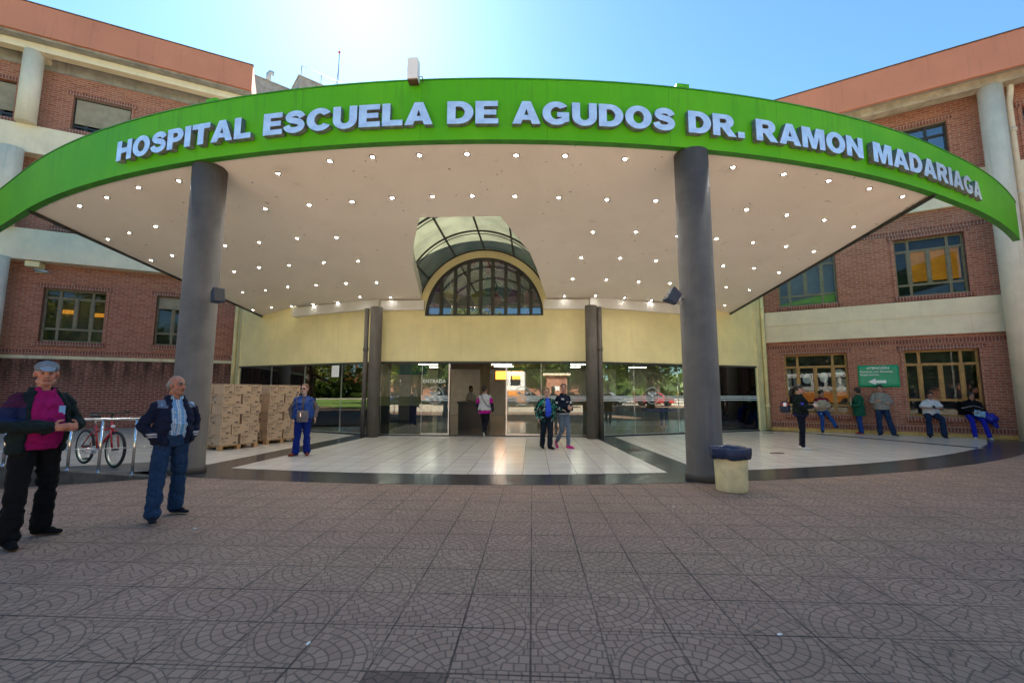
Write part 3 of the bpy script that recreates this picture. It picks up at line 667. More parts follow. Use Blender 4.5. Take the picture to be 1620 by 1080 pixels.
for i, (x, y) in enumerate([(-8,9),(-4,9),(0,9),(0,11),(4,9),(8,9),(-4,11.5),(4,11.5),(-8,12),(8,12),(-8.3,5.2),(8.3,5.2),(-5.2,6),(5.2,6)]):
    l = MB(); l.box(x-.55, x+.55, y-.10, y+.10, 2.965, 2.998); l.build('ceiling_lamp', M['lamp_soft'] if 'lamp_soft' in M else M.setdefault('lamp_soft', mat('lobby_lamp', (1,.93,.80), .5, var=0, emis=4.0)), eb)
# ---------------------------------------------------------------- canopy
cp = empty('entrance_canopy', (0,0,0), 0, 'huge curved green canopy with sloping beige soffit on two round grey columns', 'canopy')
ZB, ZT = 5.92, 7.06
BK = [(0,15.2,4.67),(3.6,15.2,4.70),(8.0,17.05,4.80),(9.5,17.65,4.60),(10.75,9.95,5.92)]
def yf(x): return YC - math.sqrt((RC-.14)**2 - x*x)
def yb(x):
    x = abs(x)
    for (a,ya,za),(b_,yb_,zb) in zip(BK[:-1],BK[1:]):
        if x <= b_: t = (x-a)/(b_-a); return ya+(yb_-ya)*t, za+(zb-za)*t
    return BK[-1][1], BK[-1][2]
def zS(x, y):
    f = yf(x); b_, z = yb(x); v = (y-f)/max(b_-f, .01); return 5.95+(z-5.95)*min(max(v,0),1)
OP = [(.95,9.88),(1.62,11.7),(1.8,12.6),(2.2,15.2)]
def yhole(x):
    x = abs(x)
    if x <= .95: return 9.88
    for (a,ya),(b_,y2) in zip(OP[:-1],OP[1:]):
        if x <= b_: return ya + (y2-ya)*(x-a)/(b_-a)
    return None
xs = sorted({s_*v for s_ in (-1,1) for v in [0,.475,.95,1.28,1.62,1.8,2.0,2.2,2.6,3.1,3.6,4.4,5.2,6,6.8,7.4,8.0,8.5,9,9.5,9.9,10.3,10.74]})
NV = 14
for nm, dz, m_, up_ in (('soffit', 0, M['soffit'], False), ('roof', .45, M['concrete'], True)):
    b = MB()
    for x0, x1 in zip(xs[:-1], xs[1:]):
        xm = (x0+x1)/2; cols_ = []
        for x in (x0, x1):
            e_ = yhole(x) if abs(xm) < 2.2 else None
            if abs(xm) >= 2.2 or e_ is None: e_ = yb(x)[0]
            f = yf(x); cols_.append([(x, f+(e_-f)*v/NV, zS(x, f+(e_-f)*v/NV)+dz) for v in range(NV+1)])
        vs = cols_[0] + cols_[1]; b.add(vs, [(v, v+1, NV+2+v, NV+1+v) if not up_ else (NV+1+v, NV+2+v, v+1, v) for v in range(NV)], 0, True)
    o = b.build(nm, m_, cp)
    bm = bmesh.new(); bm.from_mesh(o.data); bmesh.ops.remove_doubles(bm, verts=bm.verts, dist=.0005); bm.to_mesh(o.data); bm.free()
# sides of the opening
b = MB(); hp = [(-x,y) for x,y in OP[::-1]] + OP
for (x0,y0),(x1,y1) in zip(hp[:-1],hp[1:]):
    b.add([(x0,y0,zS(x0,y0)),(x1,y1,zS(x1,y1)),(x1,y1,zS(x1,y1)+.45),(x0,y0,zS(x0,y0)+.45)], [(0,1,2,3)])
b.build('opening_edge', M['white_trim'], cp)
# dark side edges
for sg in (-1,1):
    b = MB(); a_ = Vector((sg*9.5,17.65,4.57)); c_ = Vector((sg*10.72,9.95,5.9))
    b.bar(a_, c_, .06, .06); b.build('edge_trim', M['frame_dark'], cp)
    b = MB(); n_ = 8
    b.add([a_, c_, c_+Vector((0,0,.5)), a_+Vector((0,0,.5))], [(0,1,2,3)]); b.build('side_face', M['concrete'], cp)
# fascia
FA0, FA1, NF = -42.0, 41.2, 166
def arcx(a, r=RC, z=0):            # beyond 36 degrees the band runs on almost straight
    if a < -27.5: p = arc(-27.5, r, z); return p + Vector((-math.cos(R(27.5)), math.sin(R(27.5)), 0))*(RC*R(-a-27.5))
    return arc(a, r, z) + Vector((max(0, a-29)/12*.32, 0, 0))
b = MB(); vs = []; fs = []
for i in range(NF+1):
    a = FA0 + (FA1-FA0)*i/NF
    vs += [arcx(a,RC,ZB), arcx(a,RC,ZT), arcx(a,RC-.15,ZT), arcx(a,RC-.15,ZB)]
for i in range(NF):
    o_ = i*4
    for k in range(4): fs.append((o_+k, o_+(k+1)%4, o_+4+(k+1)%4, o_+4+k))
b.add([vs[i] for i in range(len(vs))], [], 0)
for k, mi in ((0,0),(1,0),(2,0),(3,1)):
    vv = []; ff = []
    for i in range(NF+1): vv += [vs[i*4+k], vs[i*4+(k+1)%4]]
    for i in range(NF): ff.append((i*2, i*2+1, i*2+3, i*2+2))
    b.add(vv, ff, mi, True)
b.v = b.v[len(vs):]; b.f = [[i-len(vs) for i in f] for f in b.f]
b.add(vs[:4], [(3,2,1,0)], 0); b.add(vs[-4:], [(0,1,2,3)], 0)
b.build('fascia', [M['green'], M['green_dark']], cp, recalc=True)
b = MB(); vv = []; ff = []
for i in range(NF+1):
    a = FA0 + (FA1-FA0)*i/NF
    for r_, z in ((RC+.015,ZT+.002),(RC+.015,ZT+.025),(RC-.165,ZT+.025),(RC-.165,ZT+.002)): vv.append(arcx(a, r_, z))
for i in range(NF):
    for k in range(4): ff.append((i*4+k, i*4+(k+1)%4, i*4+4+(k+1)%4, i*4+4+k))
b.add(vv, ff); b.build('flashing', M['green_dark'], cp, recalc=True)
for a in (-11.5, 11.15):
    b = MB(); p = arc(a, RC-.25, 7.0); b.box(-.13,.13,-.10,.3,0,.30, M=Matrix.Translation(p) @ Matrix.Rotation(R(a),4,'Z')); b.build('column_stub', M['green'], cp, bevel=.02)
for x, y in ((-4.74,8.14),(4.66,8.0)):
    c = MB(); c.lathe([(.325,.0),(.325,.10),(.315,.13),(.30,.135),(.30,5.915)], 48, (x,y,0)); c.build('column', M['column_grey'], cp)
# downlights
DL = [(-5.73,8.55),(-6.86,8.82),(-8.02,9.26),(-9.12,9.68),(-7.99,10.57),(-9.03,10.93),(-10.04,11.34),(-8.93,12.25),(-9.9,12.61),(-3.42,8.26),(-5.71,9.86),(-4.46,9.55),(-3.33,9.36),(-6.81,11.53),(-5.65,11.22),(-4.43,10.91),(-7.85,13.43),(-6.72,12.95),(-5.6,12.65),(-8.71,15.18),(-7.78,15.03),(-6.68,14.52),(-9.45,16.93),(-8.62,16.81),(-7.76,16.73),(-2.19,7.9),(-1.32,7.79),(-0.42,7.77),(0.48,7.77),(1.39,7.84),(-2.29,9.23),(-1.35,9.1),(-0.46,9.06),(0.4,9.07),(1.32,9.12),(-3.34,10.81),(-4.38,12.31),(-3.29,12.13),(-5.52,14.16),(-4.35,13.82),(-3.27,13.63),(-6.65,16.23),(-5.49,15.79),(-4.35,15.0),(-3.23,14.9),(2.31,7.9),(3.45,8.05),(2.27,9.21),(3.32,9.35),(4.41,9.49),(3.2,10.71),(4.27,10.81),(5.4,11.16),(3.06,12.08),(4.15,12.21),(5.24,12.57),(2.94,13.49),(4.0,13.67),(5.09,14.06),(6.19,14.4),(2.78,14.9),(3.85,14.95),(4.92,15.4),(5.99,15.93),(5.64,8.47),(6.79,8.8),(7.9,9.14),(9.01,9.54),(10.06,9.98),(6.65,10.09),(7.77,10.47),(8.85,10.81),(9.84,11.23),(6.51,11.46),(7.63,11.83),(8.67,12.15),(9.63,12.51),(7.44,13.3),(8.48,13.57),(9.38,13.87),(8.29,15.11),(9.15,15.3),(8.97,16.85)]
rim = MB(); rim.lathe([(.030,.0),(.038,-.014),(.060,-.012),(.066,.0)], 18, cap=False); rim_me = rim.mesh('downlight', M['lamp_rim'])
bul = MB(); bul.lathe([(.0005,-.006),(.022,-.008),(.030,-.003)], 14, cap=False); bul_me = bul.mesh('bulb', M['lamp'])
bul_dim = bul.mesh('bulb', M['lamp_dim'])
rnd = random.Random(4)
for (x, y) in DL:
    e = .05; n_ = Vector(((zS(x+e,y)-zS(x-e,y))/(2*e), (zS(x,y+e)-zS(x,y-e))/(2*e), -1)).normalized()
    o = bpy.data.objects.new('downlight', rim_me); col.objects.link(o); o.parent = cp; o.location = (x, y, zS(x,y)-.002); o.rotation_euler = (-n_).to_track_quat('Z','Y').to_euler()
    q = bpy.data.objects.new('bulb', bul_dim if y > 14.6 else bul_me); col.objects.link(q); q.parent = o
# barrel vault of translucent panels
def vault_mat():
    m, nt, p, out = newmat('translucent_panel'); v = geopos(nt); n = noise_(nt, v, 1.2, 5, .6)
    c = mixc(nt, n.ss(.3,.7), (.14,.155,.11), (.21,.23,.16)); nt.links.new(c, p.inputs['Base Color']); p.inputs['Roughness'].default_value = .25
    tr = nt.nodes.new('ShaderNodeBsdfTranslucent'); nt.links.new(c, tr.inputs[0]); mx = nt.nodes.new('ShaderNodeMixShader'); mx.inputs[0].default_value = .42
    nt.links.new(p.outputs[0], mx.inputs[1]); nt.links.new(tr.outputs[0], mx.inputs[2]); nt.links.new(mx.outputs[0], out.inputs[0]); return m
VM = vault_mat(); VR, VZ = 2.40, 4.14
vk = empty('skylight_vault', (0,15.2,VZ)); vk.parent = cp
ys = [-.002,-1.9,-3.7,-5.6]; ang = [0,36,72,108,144,180]; ang = [0,34,64,90,116,146,180]
for y0, y1 in zip(ys[:-1], ys[1:]):
    for a0, a1 in zip(ang[:-1], ang[1:]):
        b = MB(); n_ = 6; vv = []
        for i in range(n_+1):
            t = R(a0+(a1-a0)*i/n_); vv += [(VR*math.cos(t), y0, VR*math.sin(t)), (VR*math.cos(t), y1, VR*math.sin(t))]
        b = MB(); n_ = 10; vv = []
        for j in range(5):
            yy = y0+(y1-y0)*j/4
            for i in range(n_+1):
                t = R(a0+(a1-a0)*i/n_); x_ = VR*math.cos(t); vv.append((x_, yy, max(VR*math.sin(t), zS(x_, 15.2+yy)+.06-VZ)))
        b.add(vv, [(j*(n_+1)+i,(j+1)*(n_+1)+i,(j+1)*(n_+1)+i+1,j*(n_+1)+i+1) for j in range(4) for i in range(n_)], 0, True); b.build('panel', VM, vk)
b = MB(); b.add([(VR*math.cos(R(t)), -5.6, max(VR*math.sin(R(t)), zS(0,9.6)+.06-VZ)) for t in range(0,181,6)], [list(range(31))]); b.build('end_panel', VM, vk)
rb = MB(); TA = lambda y: {-.03:0,-1.9:15,-3.7:27,-5.58:36}[y]
for y in (-.03,-1.9,-3.7,-5.58):
    rb.tube([((VR-.05)*math.cos(R(t)), y, (VR-.05)*math.sin(R(t))) for t in range(0,181,3) if VZ+VR*math.sin(R(t)) > zS(VR*math.cos(R(t)),15.2+y)+.12], .03, 6)
    if y < -1: rb.tube([((VR-.12)*math.cos(R(t)), y+.06, (VR-.12)*math.sin(R(t))) for t in range(0,181,3) if VZ+VR*math.sin(R(t)) > zS(VR*math.cos(R(t)),15.2+y)+.12], .014, 6)
for a, ye in ((34,-2.6),(64,-5.6),(90,-5.6),(116,-5.6),(146,-2.6)): rb.bar(((VR-.03)*math.cos(R(a)), 0, (VR-.03)*math.sin(R(a))), ((VR-.03)*math.cos(R(a)), ye, (VR-.03)*math.sin(R(a))), .05, .05)
rb.build('rib', M['frame_dark'], vk)
# box lamp on the edge, loudspeakers on the columns
e = empty('floodlight_box', arc(-1.0, RC+.12, 6.98), R(-1), 'small pale metal box mounted on the top edge of the green canopy', 'lamp')
b = MB(); b.box(-.095,.095,-.06,.10,.0,.40); b.build('housing', M['white'], e, bevel=.012)
b = MB(); b.box(-.085,.085,-.05,.09,-.03,0); b.tube([(.10,.05,.1),(.16,.02,.08),(.18,0,-.04),(.16,.0,-.05)], .008, 6); b.build('bracket', M['rust'], e)
def speaker(loc, rz, tilt, lab):
    e = empty('loudspeaker', loc, rz, lab, 'loudspeaker', 'loudspeakers on the canopy columns'); e.scale = (.82,.82,.82); dm = M.setdefault('spk', mat('dark_blue_plastic', (.02,.035,.075), .45, var=.15))
    b = MB(); Mx = Matrix.Rotation(tilt,4,'X')
    b.loft([[Mx @ Vector(p) for p in r_] for r_ in ([(-.13,-.22,-.17),(.13,-.22,-.17),(.13,-.22,.17),(-.13,-.22,.17)], [(-.07,.03,-.13),(.07,.03,-.13),(.07,.03,.13),(-.07,.03,.13)])], smooth=False); b.build('cabinet', dm, e, bevel=.015)
    b = MB(); b.box(-.11,.11,-.228,-.221,-.15,.15, M=Mx); b.build('grille', M['black'], e)
    b = MB(); b.tube([(0,.0,0),(0,.16,.0)], .018, 8); b.tube([(0,.0,-.1),(0,.12,-.12),(0,.16,-.06)], .007, 6); b.build('bracket', M['chrome'], e)
speaker((-4.33,7.98,3.26), R(62), R(-12), 'dark blue loudspeaker bracketed to the left canopy column')
speaker((4.25,7.86,3.14), R(-80), R(-32), 'dark blue loudspeaker bracketed to the right canopy column')
# ---------------------------------------------------------------- letters
def ellp(cx, cy, rx, ry, a0, a1, n=14): return [(cx+rx*math.cos(R(a0+(a1-a0)*i/n)), cy+ry*math.sin(R(a0+(a1-a0)*i/n))) for i in range(n+1)]
def stroke(pts, h):
    P = [Vector(p) for p in pts]; Q = []
    for i in range(len(P)-1):          # catmull-rom
        p0, p1, p2, p3 = P[max(i-1,0)], P[i], P[i+1], P[min(i+2,len(P)-1)]
        for k in range(5):
            t = k/5; Q.append(.5*((2*p1)+(p2-p0)*t+(2*p0-5*p1+4*p2-p3)*t*t+(3*p1-p0-3*p2+p3)*t**3))
    Q.append(P[-1]); a = []; b_ = []
    for i, q in enumerate(Q):
        d = (Q[min(i+1,len(Q)-1)]-Q[max(i-1,0)]).normalized(); n_ = Vector((-d.y, d.x)); a.append(tuple(q+n_*h)); b_.append(tuple(q-n_*h))
    return a + b_[::-1]
GL = {
 'H': (.92, [[(0,0),(.28,0),(.28,.38),(.64,.38),(.64,0),(.92,0),(.92,1),(.64,1),(.64,.62),(.28,.62),(.28,1),(0,1)]]),
 'I': (.29, [[(0,0),(.29,0),(.29,1),(0,1)]]),
 'T': (.86, [[(.29,0),(.57,0),(.57,.76),(.86,.76),(.86,1),(0,1),(0,.76),(.29,.76)]]),
 'L': (.74, [[(0,0),(.74,0),(.74,.24),(.28,.24),(.28,1),(0,1)]]),
 'E': (.78, [[(0,0),(.78,0),(.78,.22),(.28,.22),(.28,.40),(.71,.40),(.71,.61),(.28,.61),(.28,.78),(.76,.78),(.76,1),(0,1)]]),
 'A': (1.0, [[(0,0),(.29,0),(.35,.18),(.65,.18),(.71,0),(1.0,0),(.65,1),(.35,1)], [(.415,.38),(.585,.38),(.5,.70)]]),
 'M': (1.12, [[(0,0),(.26,0),(.26,.66),(.46,0),(.66,0),(.86,.66),(.86,0),(1.12,0),(1.12,1),(.72,1),(.56,.44),(.40,1),(0,1)]]),
 'N': (.92, [[(0,0),(.27,0),(.27,.56),(.66,0),(.92,0),(.92,1),(.65,1),(.65,.44),(.27,1),(0,1)]]),
 'O': (1.0, [ellp(.5,.5,.5,.52,0,352,30), ellp(.5,.5,.21,.29,0,350,24)]),
 'D': (.90, [[(0,0),(.40,0)] + ellp(.40,.5,.50,.5,-84,84,16) + [(.40,1),(0,1)], [(.28,.22),(.38,.22)] + ellp(.38,.5,.23,.28,-80,80,10) + [(.38,.78),(.28,.78)]]),
 'P': (.82, [[(0,0),(.28,0),(.28,.34),(.48,.34)] + ellp(.49,.67,.33,.33,-84,84,14) + [(.48,1),(0,1)], [(.28,.55),(.44,.55)] + ellp(.44,.67,.10,.12,-80,80,6) + [(.44,.79),(.28,.79)]]),
 'R': (.95, [[(0,0),(.28,0),(.28,.38),(.36,.38),(.62,0),(.95,0),(.68,.40)] + ellp(.55,.69,.31,.31,-55,84,12) + [(.52,1),(0,1)], [(.28,.58),(.48,.58)] + ellp(.48,.69,.09,.105,-80,80,6) + [(.48,.795),(.28,.795)]]),
 'U': (.90, [[(0,1),(0,.40)] + ellp(.45,.40,.45,.42,184,356,18) + [(.90,.40),(.90,1),(.62,1),(.62,.40)] + ellp(.45,.40,.17,.18,-4,-176,12) + [(.28,.40),(.28,1)]]),
 'C': (.94, [ellp(.5,.5,.5,.52,35,325,28) + ellp(.5,.5,.21,.28,318,42,20)]),
 'G': (1.0, [ellp(.5,.5,.5,.52,38,312,26) + [(.96,.14),(.96,.54),(.54,.54),(.54,.34),(.70,.34),(.70,.29)] + ellp(.5,.5,.21,.28,300,48,18)]),
 'S': (.82, [stroke([(.71,.70),(.61,.84),(.42,.89),(.23,.83),(.17,.70),(.27,.59),(.42,.54),(.58,.49),(.68,.37),(.66,.22),(.50,.125),(.30,.125),(.15,.20),(.09,.33)], .125)]),
 '.': (.27, [[(0,0),(.27,0),(.27,.26),(0,.26)]]) }
LH, LE = .415, .05
_g = {}
def glyph(ch):
    if ch in _g: return _g[ch]
    cu = bpy.data.curves.new('letter', 'CURVE'); cu.dimensions = '2D'; cu.fill_mode = 'BOTH'; cu.extrude = LE; cu.offset = .003
    for pl in GL[ch][1]:
        sp = cu.splines.new('POLY'); sp.points.add(len(pl)-1); sp.use_cyclic_u = True
        for i, (x,y) in enumerate(pl): sp.points[i].co = (x*LH, y*LH, 0, 1)
    t = bpy.data.objects.new('letter', cu); col.objects.link(t); bpy.context.view_layer.update()
    me = bpy.data.meshes.new_from_object(t.evaluated_get(bpy.context.evaluated_depsgraph_get())); bpy.data.objects.remove(t)
    me.materials.clear(); me.materials.append(M['steel_letter']); me.materials.append(M['letter_side'])
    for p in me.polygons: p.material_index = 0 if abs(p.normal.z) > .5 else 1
    me.name = 'letter'; _g[ch] = me; return me
sg_ = empty('hospital_name_sign', (0,0,0), 0, 'raised steel lettering HOSPITAL ESCUELA DE AGUDOS DR. RAMON MADARIAGA across the curved green canopy front', 'sign')
for word, a0, a1 in (('HOSPITAL',-16.55,-8.44),('ESCUELA',-7.8,-.12),('DE',.51,2.65),('AGUDOS',3.26,10.29),('DR.',10.92,13.61),('RAMON',14.22,20.43),('MADARIAGA',21.15,31.97)):
    ws = [GL[c_][0] for c_ in word]; tot = (a1-a0)*math.pi/180*(RC+.10)/LH; gap = .10; 
    k = (tot - gap*(len(word)-1))/sum(ws); pos = 0
    for c_, w_ in zip(word, ws):
        ctr = (pos + w_*k/2)*LH; a = a0 + math.degrees(ctr/(RC+.10)); pos += w_*k + gap
        o = bpy.data.objects.new('letter', glyph(c_)); col.objects.link(o); o.parent = sg_
        Mx = Matrix.Translation(arc(a, RC+.075, 6.14)) @ Matrix.Rotation(R(a),4,'Z') @ Matrix.Rotation(R(90),4,'X') @ Matrix.Translation((-w_*k*LH/2,0,0)) @ Matrix.Diagonal((k,1,1,1))
        o.matrix_local = Mx
# ---------------------------------------------------------------- roofs farther back
def block(o_, L_, H_, lab, rail=0):
    e = empty('rooftop_block', (o_[0],o_[1],0), R(43), lab, 'building'); b = MB(); b.box(0,L_,0,4,0,H_-.1); b.build('wall', M['concrete'], e)
    b = MB(); b.box(-.06,L_+.06,-.06,4.06,H_-.1,H_); b.build('coping', M['concrete'], e)
    if rail:
        for x_ in (.15,L_*.36,L_*.72): b = MB(); b.tube([(x_,.1,H_),(x_,.1,H_+rail)], .03, 6); b.build('rail_post', M['grey_metal'], e)
        b = MB(); b.tube([(.15,.1,H_+rail),(L_*.72,.1,H_+rail)], .025, 6); b.build('handrail', M['grey_metal'], e)
    return e
e1 = block((-17.3,27.3), 7, 23.05, 'bare concrete roof block just right of the left parapet end')
b = MB(); b.tube([(.9,.3,23.05),(.9,.3,23.7),(1.0,.25,23.85),(1.2,.2,23.8)], .16, 10); b.build('vent_pipe', M['grey_metal'], e1)
e2 = block((-14.9,28.6), 4.2, 23.95, 'bare concrete roof block with a thin railing above the canopy', .85)
e = empty('roof_antenna', (-12.05,28.6,21.5), 0, 'thin roof mast with a small red lamp above the canopy', 'antenna'); b = MB(); b.tube([(0,0,0),(0,0,4.0)], .035, 6); b.tube([(-.25,0,0),(0,0,3.0)], .02, 6); b.build('mast', M['grey_metal'], e); b = MB(); b.ell((0,0,4.1),(.09,.09,.09)); b.build('red_lamp', mat('red_lamp_glass', (.5,.02,.02), .3, var=0), e)
e = empty('roof_cable', arc(-4.6, RC-.1, ZT), R(-4), 'black cable looping over the canopy edge left of the box lamp', 'cable'); b = MB(); b.tube([(-.32,0,.02),(-.2,0,.06),(-.05,0,.10),(.05,0,.10),(.2,0,.05),(.34,0,.02)], .012, 6); b.build('cable', M['black'], e)
# ---------------------------------------------------------------- left side: raised strip, curb, railing
dF = Vector((.879,.477,0)); nF = Vector((-.477,.879,0)); P0 = Vector((-5.99,6.92,0))
def PF(t, w_=0, z=0): p = P0 + dF*t + nF*w_; return Vector((p.x, p.y, z))
b = MB()
tt = [-9,-3,-.6,0,.6,1.2,1.5]
zz = lambda t: .27 if t < -.6 else max(.02, .235 - .16*t)
for a, c_ in zip(tt[:-1], tt[1:]):
    za, zb = zz(a), zz(c_)
    b.add([PF(a,0,0),PF(c_,0,0),PF(c_,0,zb),PF(a,0,za),PF(a,.26,0),PF(c_,.26,0),PF(c_,.26,zb),PF(a,.26,za)], [(0,1,2,3),(3,2,6,7),(5,4,7,6)])
tag(b.build('kerb', mat('mossy_concrete', (.085,.082,.072), .9, var=.35, vs=4, streak=.6, dirt=(.03,.035,.025), bump=.2, bs=25, geo=True)), kind='structure')
sheet('walkway', [tuple(PF(-9,.26)[:2]), tuple(PF(1.45,.26)[:2]), tuple(PF(1.45,1.5)[:2]), tuple(PF(-9,1.5)[:2])], .10, mat('dark_walkway_concrete', (.09,.085,.08), .8, var=.25, vs=3, geo=True))
sheet('ramp_floor', [tuple(PF(-9,1.5)[:2]), tuple(PF(1.45,1.5)[:2]), (-5.2,8.7), (-9.75,16.55), (-11.3,18.5), (-25.2,10.8)], .06, mat('light_concrete_floor', (.27,.26,.245), .8, var=.12, vs=1.5, geo=True))
b = MB(); b.add([PF(-9,1.5,.06),PF(1.45,1.5,.06),PF(1.45,1.5,.10),PF(-9,1.5,.10)], [(3,2,1,0)])
e = empty('railing', (0,0,0), 0, 'polished steel tube railing along the kerb in front of the red bicycle', 'railing')
tp = lambda t, z: PF(t, .08, z)
b = MB(); b.tube([tp(-9,1.07), tp(1.35,1.02)], .024, 12); b.tube([tp(1.35,1.02), tp(1.42,.98), tp(1.43,.90)], .028, 12); b.build('top_rail', M['chrome'], e)
b = MB(); b.tube([tp(-9,.62), tp(1.43,.53)], .008, 8); b.build('lower_rail', M['chrome'], e)
for t in [-8,-7,-6,-5,-4,-3,-2.2,-1.4,-.6,.16,.55,1.0,1.43]:
    b = MB(); b.tube([tp(t, zz(t)-.02), tp(t, 1.03)], .021, 12); b.lathe([(.032,0),(.032,.01)], 14, tp(t, zz(t))); b.build('post', M['chrome'], e)
# ---------------------------------------------------------------- waste bin
def bin_():
    e = empty('litter_bin', (4.74,7.16,.008), 0, 'round cream yellow litter bin lined with a blue plastic bag beside the right canopy column', 'litter bin')
    m = mat('scuffed_yellow_bin', (.80,.68,.36), .5, var=.12, vs=5, dirt=(.36,.22,.08), bump=.1, bs=30, bd=.004, geo=False)
    b = MB(); b.lathe([(.215,0),(.222,.015),(.226,.05),(.240,.50),(.24,.56)], 40, cap=False); b.lathe([(.21,.012),(.001,.012)], 40, cap=False); b.build('drum', m, e)
    bag = newmat('blue_bag_plastic'); mm, nt, p, out = bag
    p.inputs['Base Color'].default_value = (.012,.030,.085,1); p.inputs['Roughness'].default_value = .22; v = coords(nt)
    bump_(nt, p, noise_(nt, v, 9, 5, .65, 1.2), .9, .03)
    b = MB(); rn = random.Random(3); n = 64; rings = []
    prof = [(.247,.475),(.285,.49),(.293,.56),(.30,.62),(.292,.645),(.27,.65),(.245,.62),(.225,.50),(.20,.35),(.15,.22),(.001,.20)]
    for j, (r_, z) in enumerate(prof):
        ring = []
        for k in range(n):
            t = 2*math.pi*k/n; w_ = noise.noise(Vector((math.cos(t)*4, math.sin(t)*4, j*.7)))*.022 + noise.noise(Vector((math.cos(t)*14, math.sin(t)*14, j*.5)))*.010
            rr_ = max(.001, r_ + (w_ if r_ > .1 else 0)); ring.append((rr_*math.cos(t), rr_*math.sin(t), z + noise.noise(Vector((math.cos(t)*2.5, math.sin(t)*2.5, 9)))*.020*(1 if j < 6 else .5)))
        rings.append(ring)
    b.loft(rings, close=False); b.build('bin_bag', mm, e)
bin_()
# ---------------------------------------------------------------- pallets with cartons
def carton_mat():
    m, nt, p, out = newmat('cardboard'); v = geopos(nt); n = noise_(nt, v, 3, 4, .6); oi = nt.nodes.new('ShaderNodeObjectInfo'); r_ = X(oi.outputs['Random'])
    c = mixc(nt, n, (.46,.31,.19), (.56,.39,.25)); c = mixc(nt, r_*.5, c, (.42,.29,.19)); nt.links.new(c, p.inputs['Base Color']); p.inputs['Roughness'].default_value = .8; return m
CM = carton_mat(); INK = mat('printed_ink', (.075,.055,.045), .8, var=.2); TAPE = mat('parcel_tape', (.40,.28,.15), .35, var=.1)
t1 = text_mesh('Jardín', .062, .0006, INK, .0014, 1.25)
def carton_mesh(Lx, Ly, H):
    b = MB(); g_ = .006; b.box(g_, Lx-g_, g_, Ly-g_, .002, H-.004)
    return b.mesh('carton', CM)
def mark_mesh(Lx, H, seed):
    b = MB(); rn = random.Random(seed)
    bm = bmesh.new(); bm.from_mesh(t1)
    s_ = min(1.0, (Lx-.06)/.26)
    me = bpy.data.meshes.new('printed_mark')
    bm.transform(Matrix.Translation((.03, -.0012+.006, H*.62)) @ Matrix.Rotation(R(90),4,'X') @ Matrix.Diagonal((s_,1,1,1)))
    def rect(x0,x1,z0,z1):
        vs = [bm.verts.new((x,-.0005+.006,z)) for x, z in ((x0,z0),(x1,z0),(x1,z1),(x0,z1))]; bm.faces.new(vs)
    for k in range(3): rect(.035, .035 + rn.uniform(.06,.13)*s_, H*(.47-.10*k), H*(.47-.10*k)+.008)
    rect(Lx-.13, Lx-.045, H*.12, H*.26); rect(Lx-.10, Lx-.05, H*.80, H*.88)
    bm.to_mesh(me); bm.free(); me.materials.append(INK); return me
CL, CS, CH = .46, .27, .258
cm = {('L'): carton_mesh(CL, CS, CH), ('S'): carton_mesh(CS, CL, CH)}
mk = {'L': mark_mesh(CL, CH, 1), 'S': mark_mesh(CS, CH, 2)}
ROW = ['lowest','second','third','fourth','fifth','topmost']
def stack(ox, oy, rz, name_l, grp, idx):
    e = empty('pallet', (ox,oy,.012), rz, 'wooden pallet under the '+name_l, 'pallet', 'pallets under the carton stacks')
    for i in range(5): b = MB(); y = i*.245; b.box(0, 1.0, y, y+.12, .10, .12); b.build('board', M['wood'], e)
    for x in (0,.45,.90):
        b = MB(); b.box(x, x+.10, 0, 1.1, .08, .0995); b.build('board', M['wood'], e)
        for y in (0,.49,.98): b = MB(); b.box(x-.0, x+.10, y, y+.12, 0, .0795); b.build('block', M['wood'], e, bevel=.004)
        
    rn = random.Random(idx); Mr = Matrix.Translation((ox,oy,.012)) @ Matrix.Rotation(rz,4,'Z')
    for lay in range(6):
        z = .124 + lay*CH; out = []
        if lay % 2 == 0:
            for k in range(2): out.append(('L', k*.50+.02, 0, 0, 'front'))
            for k in range(1,4): out.append(('L', .02, k*.275, 1, 'side'))
            for k in range(1,4): out.append(('L', .52, k*.275, 2, 'far'))
        else:
            out.append(('S', 0, 0, 0, 'front')); out.append(('L', .28, 0, 0, 'front')); out.append(('S', .745, 0, 0, 'front'))
            out.append(('S', 0, .48, 1, 'side')); out.append(('S', .745, .48, 2, 'far'))
        for j, (kind, x, y, side, wh) in enumerate(out):
            o = bpy.data.objects.new('carton', cm[kind]); col.objects.link(o); dz = lay*.000
            jx, jy = rn.uniform(-.008,.008), rn.uniform(-.020,.004) + (-.004 if side == 0 else .004)
            o.matrix_world = Mr @ Matrix.Translation((x+jx, y+jy, z)) @ Matrix.Rotation(rn.uniform(-.022,.022),4,'Z')
            pos = {0: ['left','middle' if len([q for q in out if q[3]==0])==3 else 'right','right'][min(j,2)], 1: 'left end', 2: 'far end'}[side]
            n_in = [q for q in out if q[3]==side].index(out[j])
            extra = '' if side == 0 else (' number %d from the front' % (n_in+1))
            tag(o, '%s carton in the %s row, %s of the %s' % ('long' if kind == 'L' else 'short', ROW[lay], (pos+' of its front') if side == 0 else pos + ['',' front',' middle',' back'][min(n_in+1,3)], name_l), 'carton', grp)
            if side == 0:
                q = bpy.data.objects.new('printed_mark', mk[kind]); col.objects.link(q); q.parent = o
            if side == 1:
                q = bpy.data.objects.new('printed_mark', mk['S' if kind == 'L' else 'L']); col.objects.link(q); q.parent = o
                q.matrix_local = Matrix.Translation((-.0005, CS if kind == 'L' else CL, 0)) @ Matrix.Rotation(R(-90),4,'Z')
            if side == 0 and kind == 'L' and rn.random() < .4: pass
stack(-6.16, 10.97, R(64.5), 'nearer carton stack', 'cartons of the nearer stack', 1)
